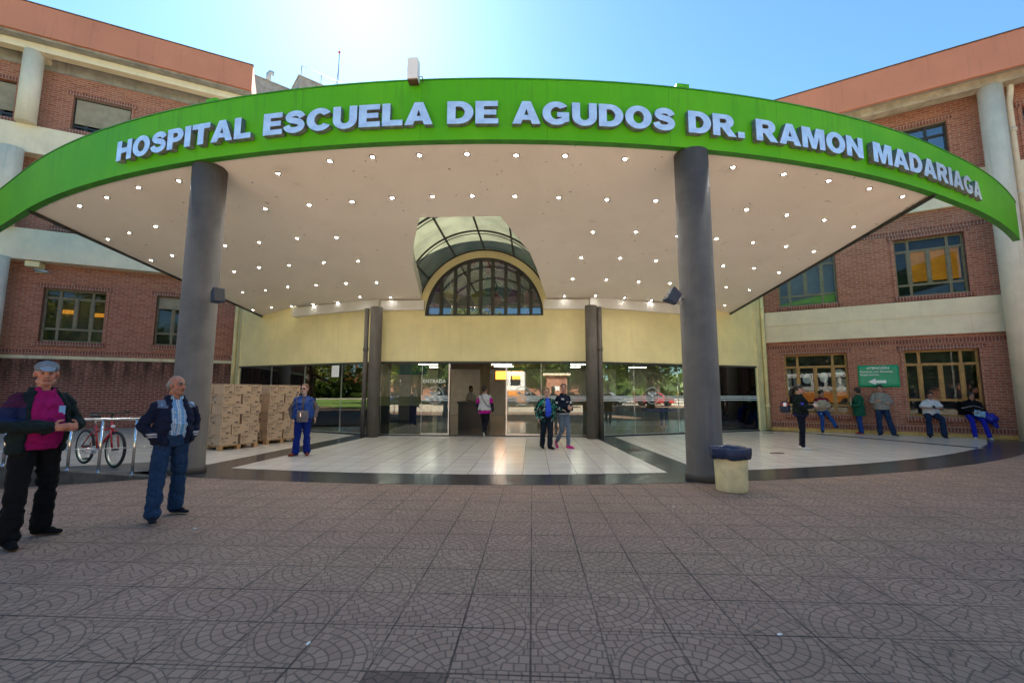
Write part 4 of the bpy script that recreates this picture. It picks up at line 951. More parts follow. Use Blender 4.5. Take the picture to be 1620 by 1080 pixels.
stack(-5.80, 12.36, R(66), 'farther carton stack', 'cartons of the farther stack', 2)
# ---------------------------------------------------------------- bicycle
def bicycle():
    rear = Vector((-6.98,8.38,.10)); front = Vector((-6.0,8.0,.10)); d = front-rear
    e = empty('bicycle', rear, math.atan2(d.y,d.x), 'red mountain bicycle with black tyres leaning behind the steel railing', 'bicycle')
    WB = d.length; r_ = .33
    red = mat('red_bicycle_paint', (.42,.012,.022), .25, var=.05, coat=.6)
    def wheel(x):
        w_ = empty('wheel', (x,0,r_)); w_.parent = e
        b = MB(); n = 48; rings = []
        for i in range(n):
            t = 2*math.pi*i/n; c_ = Vector((math.cos(t)*(r_-.026),0,math.sin(t)*(r_-.026))); rd = c_.normalized()
            rings.append([c_ + rd*math.cos(u)*.026 + Vector((0,1,0))*math.sin(u)*.024 for u in [2*math.pi*k/10 for k in range(10)]])
        rings.append(rings[0]); b.loft(rings, close=False); b.build('tyre', M['rubber'], w_)
        b = MB(); rings = []
        for i in range(n):
            t = 2*math.pi*i/n; c_ = Vector((math.cos(t)*(r_-.062),0,math.sin(t)*(r_-.062))); rd = c_.normalized()
            rings.append([c_ + rd*p_ + Vector((0,1,0))*q_ for p_, q_ in ((.012,.013),(-.010,.009),(-.010,-.009),(.012,-.013))])
        rings.append(rings[0]); b.loft(rings, close=False, smooth=False); b.build('rim', M['aluminium'], w_)
        b = MB()
        for i in range(28):
            t = 2*math.pi*i/28; t2 = t + (.5 if i%2 else -.5); s_ = .025 if i%4 < 2 else -.025
            b.tube([(math.cos(t2)*.022, s_, math.sin(t2)*.022), (math.cos(t)*(r_-.07), 0, math.sin(t)*(r_-.07))], .0016, 4, cap=False)
        b.build('spokes', M['chrome'], w_)
        b = MB(); b.tube([(0,-.05,0),(0,.05,0)], .020, 12); b.build('hub', M['black'], w_); return w_
    wheel(0); wheel(WB)
    bb = Vector((.44,0,.29)); st = Vector((.30,0,.74)); ht = Vector((WB-.20,0,.80)); hb = Vector((WB-.16,0,.66))
    b = MB(); b.tube([bb, st], .017, 12); b.tube([hb, bb+Vector((.02,0,.02))], .022, 12); b.tube([Vector((.33,0,.62)), hb + Vector((-.04,0,.05))], .019, 12); b.tube([ht, hb], .024, 12)
    for s_ in (-.06,.06): b.tube([(0,s_,r_), (.40,s_*.5,.29)], .010, 8); b.tube([(0,s_,r_), (.16,s_*.8,.50), (.31,s_*.3,.66)], .011, 8)
    b.build('frame', red, e)
    b = MB(); 
    for s_ in (-.05,.05): b.tube([(WB,s_,r_),(WB-.07,s_,.56),(WB-.12,s_*.9,.66)], .016, 10)
    b.tube([(WB-.13,-.055,.655),(WB-.13,.055,.655)], .018, 8); b.tube([hb, ht + Vector((-.03,0,.10))], .014, 8); b.build('fork', red, e)
    b = MB(); b.tube([st, (.27,0,.90)], .013, 10); b.build('seat_post', M['chrome'], e)
    b = MB(); b.loft([[Vector((x, math.cos(t)*w_, .92+z+math.sin(t)*.022)) for t in [2*math.pi*k/12 for k in range(12)]] for x, w_, z in ((.13,.02,.0),(.15,.065,.005),(.22,.07,0),(.29,.045,-.004),(.38,.022,-.004),(.42,.012,-.01))]); b.build('saddle', M['black'], e)
    hx = WB-.26; b = MB(); b.tube([(hx+.03,0,.90),(hx+.06,0,.98)], .016, 8); b.tube([(hx,-.30,1.0),(hx+.05,-.16,.99),(hx+.06,0,.98),(hx+.05,.16,.99),(hx,.30,1.0)], .012, 10); b.build('handlebar', M['black'], e)
    for s_ in (-1,1):
        b = MB(); b.tube([(hx,s_*.31,1.0),(hx+.025,s_*.20,.995)], .018, 10); b.tube([(hx+.05,s_*.17,.985),(hx+.10,s_*.24,.965)], .006, 6); b.build('grip', M['black'], e)
    b = MB(); b.lathe([(.085,-.004),(.085,.004)], 28, (0,0,0)); o = b.build('chainring', M['chrome'], e, loc=(.44,-.055,.29), rot=(R(90),0,0))
    b = MB(); b.tube([(.44,-.07,.29),(.36,-.075,.14)], .010, 8); b.tube([(.44,.07,.29),(.52,.075,.44)], .010, 8); b.build('crank', M['grey_metal'], e)
    for p_ in ((.36,-.12,.14),(.52,.12,.44)): b = MB(); b.box(-.045,.045,-.045,.045,-.012,.012); b.build('pedal', M['black'], e, loc=p_, bevel=.004)
    b = MB(); b.tube([(.44,-.06,.375),(0,-.045,.365)], .004, 6); b.tube([(.44,-.06,.205),(.03,-.045,.24),(0,-.045,.30)], .004, 6); b.build('chain', M['rust'], e)
    b = MB(); b.lathe([(.001,0),(.028,0),(.03,.03),(.001,.034)], 14); b.build('reflector', M['white'], e, loc=(WB-.17,0,.74), rot=(0,R(90),0))
bicycle()
# ---------------------------------------------------------------- signs
def at_wall(Ex, s_, y, z): return Vector(OR) + Matrix.Rotation(R(-29),3,'Z') @ Vector((s_, y, z))
e = empty('notice_banner', at_wall(0, 2.90,-.035,1.70), R(-29), 'green banner reading ATENCIÓN with a white left arrow taped to the brick wall', 'sign')
gm_ = mat('green_vinyl', (.0,.30,.145), .35, var=.12, vs=2.5, bump=.3, bs=3, bd=.03)
b = MB(); nx, nz = 14, 8; W_, H_ = 1.18, .80; vs = []
for j in range(nz+1):
    for i in range(nx+1): vs.append((W_*i/nx, .012*noise.noise(Vector((i*.5,j*.5,3))) , H_*j/nz))
b.add(vs, [(j*(nx+1)+i, j*(nx+1)+i+1, (j+1)*(nx+1)+i+1, (j+1)*(nx+1)+i) for j in range(nz) for i in range(nx)], 0, True)
o = b.build('banner_sheet', gm_, e); sm_ = o.modifiers.new('solid','SOLIDIFY'); sm_.thickness = .003; sm_.offset = 1
def put_text(par, s_, size, x, y, z, m_, off=.004, rot=(R(90),0,0), bx=1.0, nm='lettering'):
    o = bpy.data.objects.new(nm, text_mesh(s_, size, .001, m_, off, bx)); col.objects.link(o); o.parent = par; o.location = (x,y,z); o.rotation_euler = rot; return o
WT = mat('white_print', (.80,.82,.80), .5, var=0)
put_text(e, 'ATENCIÓN', .125, .27, -.016, .655, WT, .0015)
put_text(e, 'Pacientes con Síntomas', .100, .06, -.016, .535, WT, .001)
put_text(e, 'Respiratorios.', .100, .06, -.016, .425, WT, .001)
b = MB(); b.prism_y([(.28,.20),(.50,.32),(.50,.25),(.80,.25),(.80,.15),(.50,.15),(.50,.08)], -.019, -.016); b.build('arrow', WT, e)
# inside the lobby: banners, desks and odd furniture seen through the glass
e = empty('lobby_banner', (-9.6,17.75,2.02), R(-22), 'dark violet banner with pale lettering behind the glass above the carton stacks', 'banner')
b = MB(); b.box(0,2.0,0,.02,0,.36); b.build('banner_sheet', mat('violet_vinyl', (.035,.015,.16), .45, var=.2), e)
put_text(e, 'segurmed', .15, .35, -.004, .09, WT, .002); put_text(e, 'segurmed', .15, 1.25, -.004, .09, WT, .002)
for x_ in (.22,1.12): b = MB(); b.prism_y([(x_-.05,.15),(x_,.09),(x_+.05,.15),(x_+.03,.18),(x_,.16),(x_-.03,.18)], -.006,-.003); b.build('heart_mark', WT, e)
for i, (x0, x1, y_, lab) in enumerate(((-6.6,-4.35,16.7,'teal banner hanging inside the glass left of the left inner column'),(-3.5,-2.15,16.1,'teal banner hanging inside the glass right of the left inner column'))):
    e = empty('lobby_banner', (x0,y_,2.12), 0, lab, 'banner', 'teal banners inside the glass'); b = MB(); b.box(0,x1-x0,0,.015,0,.36); b.build('banner_sheet', mat('teal_vinyl', (.0,.17,.20), .45, var=.3, vs=6), e)
def desk(x0, x1, y0, y1, h1, h2, m1, m2, lab, rz=0):
    e = empty('reception_desk', (x0,y0,.016), rz, lab, 'desk')
    b = MB(); b.box(0,x1-x0,0,y1-y0,.0,h1); b.build('desk_base', m1, e)
    b = MB(); b.box(-.03,x1-x0+.03,-.05,y1-y0,h1+.002,h2); b.build('desk_front', m2, e, bevel=.01)
    b = MB(); b.box(-.05,x1-x0+.05,-.08,y1-y0+.02,h2+.001,h2+.04); b.build('desk_top', m2, e)
desk(-8.3,-2.9,19.6,20.4,.86,1.22,M['desk_black'],M['desk_cream'],'long dark reception desk with cream upper front behind the left glass')
desk(-1.35,-.15,18.2,19.2,.98,1.04,M['desk_black'],M['desk_black'],'low black desk in the open doorway with the guard behind')
desk(2.1,7.6,20.2,21.0,.62,1.1,M['room_wall'],M['desk_wood'],'wood fronted counter behind the right glass')
e = empty('photocopier', (-5.9,19.9,1.26), 0, 'white office copier standing on the reception desk', 'copier'); b = MB(); b.box(0,.62,0,.4,0,.26); b.build('body', M['white'], e, bevel=.02); b = MB(); b.box(-.02,.64,-.02,.42,.262,.31); b.build('lid', M['black'], e, bevel=.01); b = MB(); b.box(.06,.34,-.02,-.002,.06,.15); b.build('paper_tray', M['black'], e)
e = empty('light_box', (-.55,27,2.25), 0, 'glowing orange light panel deep in the lobby above the doorway', 'lamp'); b = MB(); b.box(0,.9,0,.08,0,.5); b.build('panel', M['orange_glow'], e); b = MB(); b.box(1.0,1.7,0,.08,0,.5); b.build('panel', M['orange_glow'], e); b = MB(); b.box(-.05,1.75,.085,.14,-.05,.55); b.build('casing', M['black'], e)
e = empty('blue_table', (6.5,18.4,.016), R(22), 'table under a bright blue cloth behind the right glass', 'table'); b = MB(); b.box(0,1.3,0,.6,.72,.76); b.build('table_top', mat('blue_cloth', (.01,.06,.55), .7), e)
for x_, y_ in ((.05,.05),(1.25,.05),(.05,.55),(1.25,.55)): b = MB(); b.tube([(x_,y_,0),(x_,y_,.718)], .02, 8); b.build('leg', M['grey_metal'], e)
e = empty('star_ornament', (-7.9,17.6,2.25), R(-22), 'dark five pointed star ornament hanging inside the left glass', 'ornament'); b = MB(); b.prism_y([((.22 if k%2==0 else .09)*math.sin(math.pi*k/5), (.22 if k%2==0 else .09)*math.cos(math.pi*k/5)) for k in range(10)][::-1], 0, .02); b.build('star', M['frame_olive'], e)
e = empty('paper_notice', (-5.65,15.94,2.02), R(-22.3), 'white paper sheet taped on the glass left of the left inner column', 'notice'); b = MB(); b.box(0,.36,-.014,-.010,0,.42); b.build('sheet', M['white'], e)
e = empty('floor_sensor_gate', (-4.05,14.95,.012), 0, 'small steel ashtray stand beside the left inner column', 'ashtray'); e.name = 'ashtray_stand'
b = MB(); b.lathe([(.07,0),(.075,.5),(.075,.52)], 18); b.build('tube', M['chrome'], e); b = MB(); b.lathe([(.085,.522),(.09,.60),(.05,.66),(.001,.67)], 18); b.build('cap', M['black'], e)
# little dark drain covers in the porch floor
for x_, y_, lab in ((7.75,11.45,'rusty drain cover in the pale porch floor right of the litter bin'),(10.4,17.0,'small rusty drain cover near the right yellow pilaster'),(4.35,11.9,'small dark drain cover in the dark floor band behind the right column')):
    b = MB(); b.lathe([(.13,0),(.12,.012),(.001,.014)], 14, cap=False, sy=.7); b.box(-.2,-.1,-.02,.05,.0,.01); tag(b.build('drain_cover', M['rust'], loc=(x_,y_,.013)), lab, 'drain cover')
# scraps on the paving
for i, (x_, y_, lab) in enumerate(((-2.3,3.25,'scrap of white paper on the paving at the lower left'),(.35,2.75,'white cigarette end on the paving at the bottom'),(3.55,6.1,'pale scrap on the paving near the litter bin'),(-2.0,4.9,'pale scrap on the paving right of the man in the navy jacket'),(10.2,8.3,'torn pale scrap on the paving at the far right'),(3.2,3.0,'small white scrap on the paving at the lower right'))):
    b = MB(); b.prism([(0,0),(.035,.006),(.03,.02),(.004,.017)], 0, .006); tag(b.build('litter_scrap', M['white'], loc=(x_,y_,.006), rot=(0,0,i*1.3)), lab, 'litter')
# ---------------------------------------------------------------- the street side behind the viewer (seen in the glass)
tag(sheet('lawn', [(-75,-14),(-20,-14),(-20,6),(-75,6)], .02, mat('sunlit_lawn', (.16,.26,.035), .9, var=.35, vs=.8, geo=True)), kind='structure')
sheet('road', [(-70,-37),(70,-37),(70,-22),(-70,-22)], .02, mat('road_asphalt', (.11,.11,.112), .9, var=.15, geo=True))
def leaf_mat(name, c1, c2):
    m, nt, p, out = newmat(name); oi = nt.nodes.new('ShaderNodeNewGeometry'); r_ = X(oi.outputs['Random Per Island'])
    c = mixc(nt, r_, c1, c2); nt.links.new(c, p.inputs['Base Color']); p.inputs['Roughness'].default_value = .55
    tr = nt.nodes.new('ShaderNodeBsdfTranslucent'); nt.links.new(c, tr.inputs[0]); mx = nt.nodes.new('ShaderNodeMixShader'); mx.inputs[0].default_value = .35; nt.links.new(p.outputs[0], mx.inputs[1]); nt.links.new(tr.outputs[0], mx.inputs[2]); nt.links.new(mx.outputs[0], out.inputs[0]); return m
LM = [leaf_mat('green_leaves', (.03,.07,.012), (.13,.20,.03)), leaf_mat('yellow_green_leaves', (.10,.15,.015), (.34,.34,.05)), leaf_mat('reddish_leaves', (.10,.06,.02), (.35,.13,.05))]
BARK = mat('bark', (.12,.085,.06), .9, var=.3, vs=8, bump=.4)
def tree_parts(seed, lm):
    rn = random.Random(seed); c = MB(); cl = []
    for i in range(24):
        a = rn.uniform(0, 6.28); rr = rn.uniform(.3,3.0); cl.append(Vector((rr*math.cos(a), rr*math.sin(a), rn.uniform(2.6,7.6) - rr*.2)))
    for p in cl:
        R_ = rn.uniform(.8,1.5)
        for k in range(150):
            v = Vector((rn.gauss(0,1), rn.gauss(0,1), rn.gauss(0,.8))).normalized()*R_*rn.uniform(.45,1.08); q = p+v
            a = Vector((rn.uniform(-1,1),rn.uniform(-1,1),rn.uniform(-1,1))).normalized()*rn.uniform(.09,.20); b_ = a.orthogonal().normalized()*a.length*.6
            c.add([q-a, q+b_, q+a, q-b_], [(0,1,2,3)])
    t = MB(); t.tube([(0,0,0),(.05,.02,1.5),(.0,.1,3.2),(.1,0,5.2)], [.24,.18,.15,.06], 10)
    for p in cl[:9]: t.tube([(0,.05,rn.uniform(2,3.4)), (p.x*.5,p.y*.5,p.z-.9), tuple(p)], [.09,.06,.02], 6)
    return c.mesh('crown', lm), t.mesh('trunk', BARK)
TP = [tree_parts(i, LM[k]) for i, k in ((1,0),(2,1),(3,0),(4,2))]
def tree(x, y, s_, k, lab):
    e = empty('street_tree', (x,y,0), x*1.7, lab, 'tree', 'trees along the street'); e.scale = (s_,s_,s_)
    for nm, me in (('crown',TP[k][0]),('trunk',TP[k][1])): o = bpy.data.objects.new(nm, me); col.objects.link(o); o.parent = e
rn = random.Random(8); TL = []
for i, (x, y) in enumerate([(-9,-19),(-4.5,-40),(3,-18.5),(9,-20),(15,-19),(22,-20),(30,-19),(-16,-20),(-24,-19),(-33,-17),(-2,-39),(6,-41),(13,-40),(20,-39),(28,-41),(37,-38),(-12,-40),(-20,-39),(-29,-41),(-6,-26),(1,-27),(8,-27.5),(14,-27),(20,-28),(-13,-27),(-20,-27),(26,-27),(-42,-9),(-38,-3),(-47,3),(-31,-8),(-30,9),(-8,-33),(-1,-33),(5,-33),(12,-33),(19,-34),(-16,-33),(-24,-34),(30,2),(33,-18),(-27,0),(-26,-14),(36,-12),(42,-4),(48,6),(38,12)]):
    TL.append((x, y, rn.uniform(1.15,1.7), [0,1,0,0,3,1][i % 6]))
ORD = ['leftmost','second','third','fourth','fifth','sixth','seventh','eighth','ninth','tenth','eleventh','twelfth','thirteenth','fourteenth','fifteenth','sixteenth','seventeenth','rightmost']
for nm_, sel in (('in the near street row', lambda q: abs(q[0]) < 29 and q[1] > -24), ('in the middle street row', lambda q: abs(q[0]) < 29 and -30 < q[1] <= -24), ('in the far street row', lambda q: abs(q[0]) < 38 and q[1] <= -30), ('on the side lawns', lambda q: True)):
    grp_ = sorted([q for q in TL if sel(q)]); TL = [q for q in TL if q not in grp_]
    for j, q in enumerate(grp_): tree(*q, ['dark green','yellow green','green','reddish'][q[3]] + ' tree, ' + ORD[min(j,17)] + ' ' + nm_ + ' behind the viewer')
def car_mesh():
    prof = [(-2.1,.35),(-2.12,.75),(-1.95,.95),(-1.35,1.0),(-.85,1.42),(.55,1.44),(1.15,1.02),(1.9,.88),(2.1,.65),(2.1,.35)]
    b = MB()
    rings = []
    for y, sc_ in ((-.84,.96),(-.78,1.0),(.78,1.0),(.84,.96)): rings.append([Vector((x, y*(1 if z < 1.02 else .82), z*sc_ if z > .5 else z)) for x, z in prof])
    b.loft(rings, smooth=False); return b
cb_ = car_mesh()
gl_ = MB(); gl_.prism_y([(-1.18,1.03),(-.80,1.36),(.50,1.38),(1.0,1.04)], -.80,-.7); gl_.prism_y([(-1.18,1.03),(-.80,1.36),(.50,1.38),(1.0,1.04)], .7,.80)
DG = mat('car_glass', (.02,.025,.03), .08, var=0)
glm = gl_.mesh('side_window', DG); wh = MB(); wh.tube([(0,-.1,0),(0,.1,0)], .31, 20); whm = wh.mesh('wheel', M['rubber'])
hlm = MB(); hlm.box(2.06,2.115,-.1,.1,.62,.75); hlm = hlm.mesh('headlight', M['white'])
CO = ['first','second','third','fourth','fifth','sixth','seventh','eighth','ninth','tenth','eleventh','last']
for i, (x, y, rz, c_, nm) in enumerate([(-9,-23.5,0,(.7,.7,.7),'white'),(-4,-23.5,0,(.45,.02,.02),'red'),(1.2,-23.6,0,(.7,.7,.7),'white'),(6,-23.5,0,(.5,.03,.02),'red'),(11,-23.5,0,(.75,.75,.75),'white'),(16,-23.6,0,(.04,.05,.07),'dark'),(21,-23.5,0,(.5,.5,.52),'silver'),(-15,-23.5,0,(.05,.08,.2),'blue'),(34,-6,1.3,(.7,.7,.7),'white'),(36,-1,1.2,(.5,.03,.02),'red'),(38,5,1.2,(.7,.7,.72),'white'),(40,10,1.2,(.05,.05,.06),'dark')]):
    e = empty('parked_car', (x,y,.02), rz, CO[i] + ' of the parked cars behind the viewer, a ' + nm + ' hatchback', 'car', 'cars parked along the street')
    pm = mat('car_paint_'+nm, c_, .25, var=0, coat=.7)
    o = bpy.data.objects.new('body', cb_.mesh('body', pm)); col.objects.link(o); o.parent = e
    o = bpy.data.objects.new('side_window', glm); col.objects.link(o); o.parent = e
    for wx in (-1.35,1.35):
        for wy in (-.78,.78): o = bpy.data.objects.new('wheel', whm); col.objects.link(o); o.parent = e; o.location = (wx,wy,.31)
    for wy in (-.6,.6): o = bpy.data.objects.new('headlight', hlm); col.objects.link(o); o.parent = e; o.location = (0,wy,0)
# white and orange bus
e = empty('parked_bus', (-1.6,-15,.02), 0, 'white bus with an orange lower half parked behind the viewer, reflected in the glass', 'bus')
b = MB(); b.box(-4.6,2.6,-1.2,1.2,1.55,3.5); b.build('body', M['white'], e, bevel=.15)
b = MB(); b.box(-4.6,2.6,-1.2,1.2,.45,1.548); b.build('lower_body', mat('orange_bus_paint', (.75,.26,.03), .35, var=.05), e, bevel=.08)
for x_ in (-4.1,-2.8,-1.5,-.2,1.1): b = MB(); b.box(x_,x_+1.0,1.19,1.215,2.1,3.05); b.build('window', DG, e)
for x_ in (-3.4,1.3): b = MB(); b.tube([(x_,.9,.48),(x_,1.22,.48)], .46, 20); b.build('wheel', M['rubber'], e)
e = empty('street_kiosk', (3.0,-12,.02), 0, 'brick kiosk with a pale roof behind the viewer, reflected beside the bus', 'kiosk')
b = MB(); b.box(0,1.9,-1,1,0,3.0); b.build('wall', M['brick'], e); b = MB(); b.box(-.3,2.2,-1.3,1.3,3.0,3.2); b.build('roof', M['cream'], e); b = MB(); b.box(.7,1.2,1.0,1.02,1.6,2.0); b.build('notice', M['white'], e)
for x_, lab in ((-17,'street lamp on the left, seen in the glass'),(7.2,'street lamp right of the kiosk, seen in the glass'),(19,'street lamp on the far right, seen in the glass')):
    e = empty('street_lamp', (x_,-16,0), 0, lab, 'street lamp', 'street lamps'); b = MB(); b.tube([(0,0,0),(0,0,6.4),(0,.5,6.9),(0,1.2,7.0)], [.09,.06,.05,.04], 8); b.build('pole', M['white'], e); b = MB(); b.box(-.12,.12,1.1,1.7,6.94,7.04); b.build('lamp_head', M['grey_metal'], e)
for x0, x1, y_, h_, lab in ((-60,-24,-52,9,'long pale house across the street on the left'),(-22,6,-54,7,'pale house across the street behind the bus'),(9,34,-53,10,'taller pale house across the street on the right')):
    e = empty('street_house', (x0,y_,0), 0, lab, 'building'); b = MB(); b.box(0,x1-x0,-6,0,0,h_); b.build('wall', M['brick'], e)
    for i in range(int((x1-x0)//4)):
        for j in range(int(h_//3)): b = MB(); b.box(i*4+1.2,i*4+2.8,.0,.03,j*3+1,j*3+2.3); b.build('window', DG, e)
    b = MB(); b.box(-.3,x1-x0+.3,-6.3,.3,h_,h_+.3); b.build('roof', M['terracotta'], e)

# distant tree line all round
tl = MB(); rn = random.Random(31)
for i in range(5200):
    a = rn.uniform(0, 2*math.pi); rr = rn.uniform(92,104); q = Vector((rr*math.cos(a), rr*math.sin(a), (abs(rn.gauss(0,1))*3.2) % (7.5+3*math.sin(a*9)+2*math.sin(a*23))))
    if q.y > 60: continue
    s_ = rn.uniform(1.2,2.6); u = Vector((rn.uniform(-1,1),rn.uniform(-1,1),rn.uniform(-1,1))).normalized()*s_; v = u.orthogonal().normalized()*s_*.7
    tl.add([q-u,q-v,q+u,q+v], [(0,1,2,3)])
tag(tl.build('treeline', LM[0]), 'far mass of trees along the horizon behind the viewer', 'trees', kind='stuff')
# ---------------------------------------------------------------- people
def remesh(mb, vox, it=2, disp=0.0, freq=9.0, fold=(1,1,.6), seed=0):
    me = bpy.data.meshes.new('tmp'); me.from_pydata([tuple(v) for v in mb.v], [], mb.f); me.update()
    bm = bmesh.new(); bm.from_mesh(me); bmesh.ops.recalc_face_normals(bm, faces=bm.faces); bm.to_mesh(me); bm.free()
    o = bpy.data.objects.new('tmp', me); col.objects.link(o)
    r_ = o.modifiers.new('r','REMESH'); r_.mode = 'VOXEL'; r_.voxel_size = vox; r_.use_smooth_shade = True
    s_ = o.modifiers.new('s','SMOOTH'); s_.factor = .5; s_.iterations = it
    bpy.context.view_layer.update(); dg = bpy.context.evaluated_depsgraph_get(); out = bpy.data.meshes.new_from_object(o.evaluated_get(dg))
    bpy.data.objects.remove(o); bpy.data.meshes.remove(me)
    if disp:
        sv = Vector((seed*3.1, seed*1.7, 0)); ns = [v.normal.copy() for v in out.vertices]
        for v, n_ in zip(out.vertices, ns):
            p = Vector((v.co.x*fold[0], v.co.y*fold[1], v.co.z*fold[2]))*freq + sv
            w_ = noise.noise(p + Vector((noise.noise(p*.6), noise.noise(p*.6+Vector((5,5,5))), 0))*1.2)
            v.co = v.co + n_*disp*(1 - 2.4*abs(w_))
    for p in out.polygons: p.use_smooth = True
    out.materials.clear(); return out
def paint(me, fn):
    at_ = me.color_attributes.new('Col', 'FLOAT_COLOR', 'POINT'); arr = []
    for v in me.vertices: arr += [*fn(v.co), 1.0]
    at_.data.foreach_set('color', arr)
def vcol_mat(name, rough=.55, sss=0, bump=0, bs=60, bd=.002, sheen=0, coat=0):
    m, nt, p, out = newmat(name); a = nt.nodes.new('ShaderNodeVertexColor'); a.layer_name = 'Col'; v = coords(nt); n = noise_(nt, v, 30, 3, .6)
    c = mixc(nt, n.ss(.3,.7)*.25, a.outputs[0], (.0,.0,.0)); nt.links.new(c, p.inputs['Base Color']); p.inputs['Roughness'].default_value = rough; p.inputs['Specular IOR Level'].default_value = .15 if rough > .8 else .4
    if sss: p.inputs['Subsurface Weight'].default_value = sss; p.inputs['Subsurface Radius'].default_value = (.012,.005,.003)
    if sheen: p.inputs['Sheen Weight'].default_value = sheen
    if coat: p.inputs['Coat Weight'].default_value = coat
    if bump: bump_(nt, p, noise_(nt, v, bs, 4, .6), bump, bd)
    return m
SKIN = vcol_mat('skin', .5, .12, .15, 90, .001); CLOTH = vcol_mat('woven_cloth', .9, 0, .35, 34, .006, 0); NYLON = vcol_mat('nylon_cloth', .52, 0, .5, 16, .012)
HAIRM = mat('hair', (.012,.010,.009), .5, var=.5, vs=40, bump=.8, bs=90, bd=.004); 
def hair_mat(c): return mat('hair', c, .55, var=.45, vs=40, bump=.8, bs=90, bd=.004)
def rings_between(P, hexp, dexp, n=24, hole=None, inner=.022):
    """P: list of (centre, lateral axis, depth axis, half width, half depth)"""
    out = []
    for c, la, da, hw, hd in P:
        ring = []
        if hole is None:
            for k in range(n):
                t = 2*math.pi*k/n; ring.append(c + la*(hw+hexp)*math.cos(t) + da*(hd+dexp)*math.sin(t))
        else:
            ph = hole; m_ = n
            for k in range(m_+1):
                t = -math.pi/2 + ph + (2*math.pi-2*ph)*k/m_; ring.append(c + la*(hw+hexp)*math.cos(t) + da*(hd+dexp)*math.sin(t))
            for k in range(m_,-1,-1):
                t = -math.pi/2 + ph + (2*math.pi-2*ph)*k/m_; ring.append(c + la*(hw+hexp-inner)*math.cos(t) + da*(hd+dexp-inner)*math.sin(t))
        out.append(ring)
    return out
def hand(mb, w_, d, pn, side, curl=.5, s=1.0):
    w_ = Vector(w_); d = Vector(d).normalized(); side = Vector(side); side = (side - d*side.dot(d)).normalized(); pn = d.cross(side)*(1 if d.cross(side).dot(Vector(pn)) > 0 else -1)
    mb.cap(w_ - d*.02*s, w_ + d*.03*s, .028*s, .034*s, .6, side); mb.cap(w_ + d*.025*s, w_ + d*.075*s, .036*s, .036*s, .42, side, 12)
    for i, (ln, r_) in enumerate(((.070,.0095),(.078,.0098),(.073,.0092),(.058,.0085))):
        b_ = w_ + d*(.088 if i in (1,2) else .082)*s + side*(.029-.019*i)*s; dd = (d + side*(.10-.07*i)).normalized(); cu = curl*(1+.12*i)
        p = b_
        for j, f in enumerate((.45,.32,.23)):
            dd = (dd*math.cos(cu) + pn*math.sin(cu)).normalized(); q = p + dd*ln*f*s; mb.cap(p, q, r_*s*(1-.08*j), r_*s*(.94-.08*j), 1, side, 8); p = q
    b_ = w_ + d*.028*s + side*.026*s; q = b_ + (d*.55 + side*.75 + pn*.25).normalized()*.042*s; mb.cap(b_, q, .014*s, .0115*s, 1, pn, 8); mb.cap(q, q + (d*.9 + side*.25 + pn*.35).normalized()*.034*s, .0115*s, .009*s, 1, pn, 8)
def stand(H=1.7, sw=1.0):
    k = H/1.7; f = lambda x,y,z: Vector((x*k,y*k,z*k))
    return dict(k=k, pel=f(0,0,.96), chest=f(0,.0,1.27), neck=f(0,.012,1.44), head=f(0,-.018,1.592),
        shL=f(.162*sw,.005,1.328), shR=f(-.162*sw,.005,1.328), elL=f(.215*sw,.03,1.09), elR=f(-.215*sw,.03,1.09), wrL=f(.225*sw,-.05,.86), wrR=f(-.225*sw,-.05,.86),
        hipL=f(.088,0,.90), hipR=f(-.088,0,.90), knL=f(.10,-.015,.49), knR=f(-.10,-.015,.49), anL=f(.11,.02,.085), anR=f(-.11,.02,.085), toeL=Vector((.2,-1,0)), toeR=Vector((-.2,-1,0)))
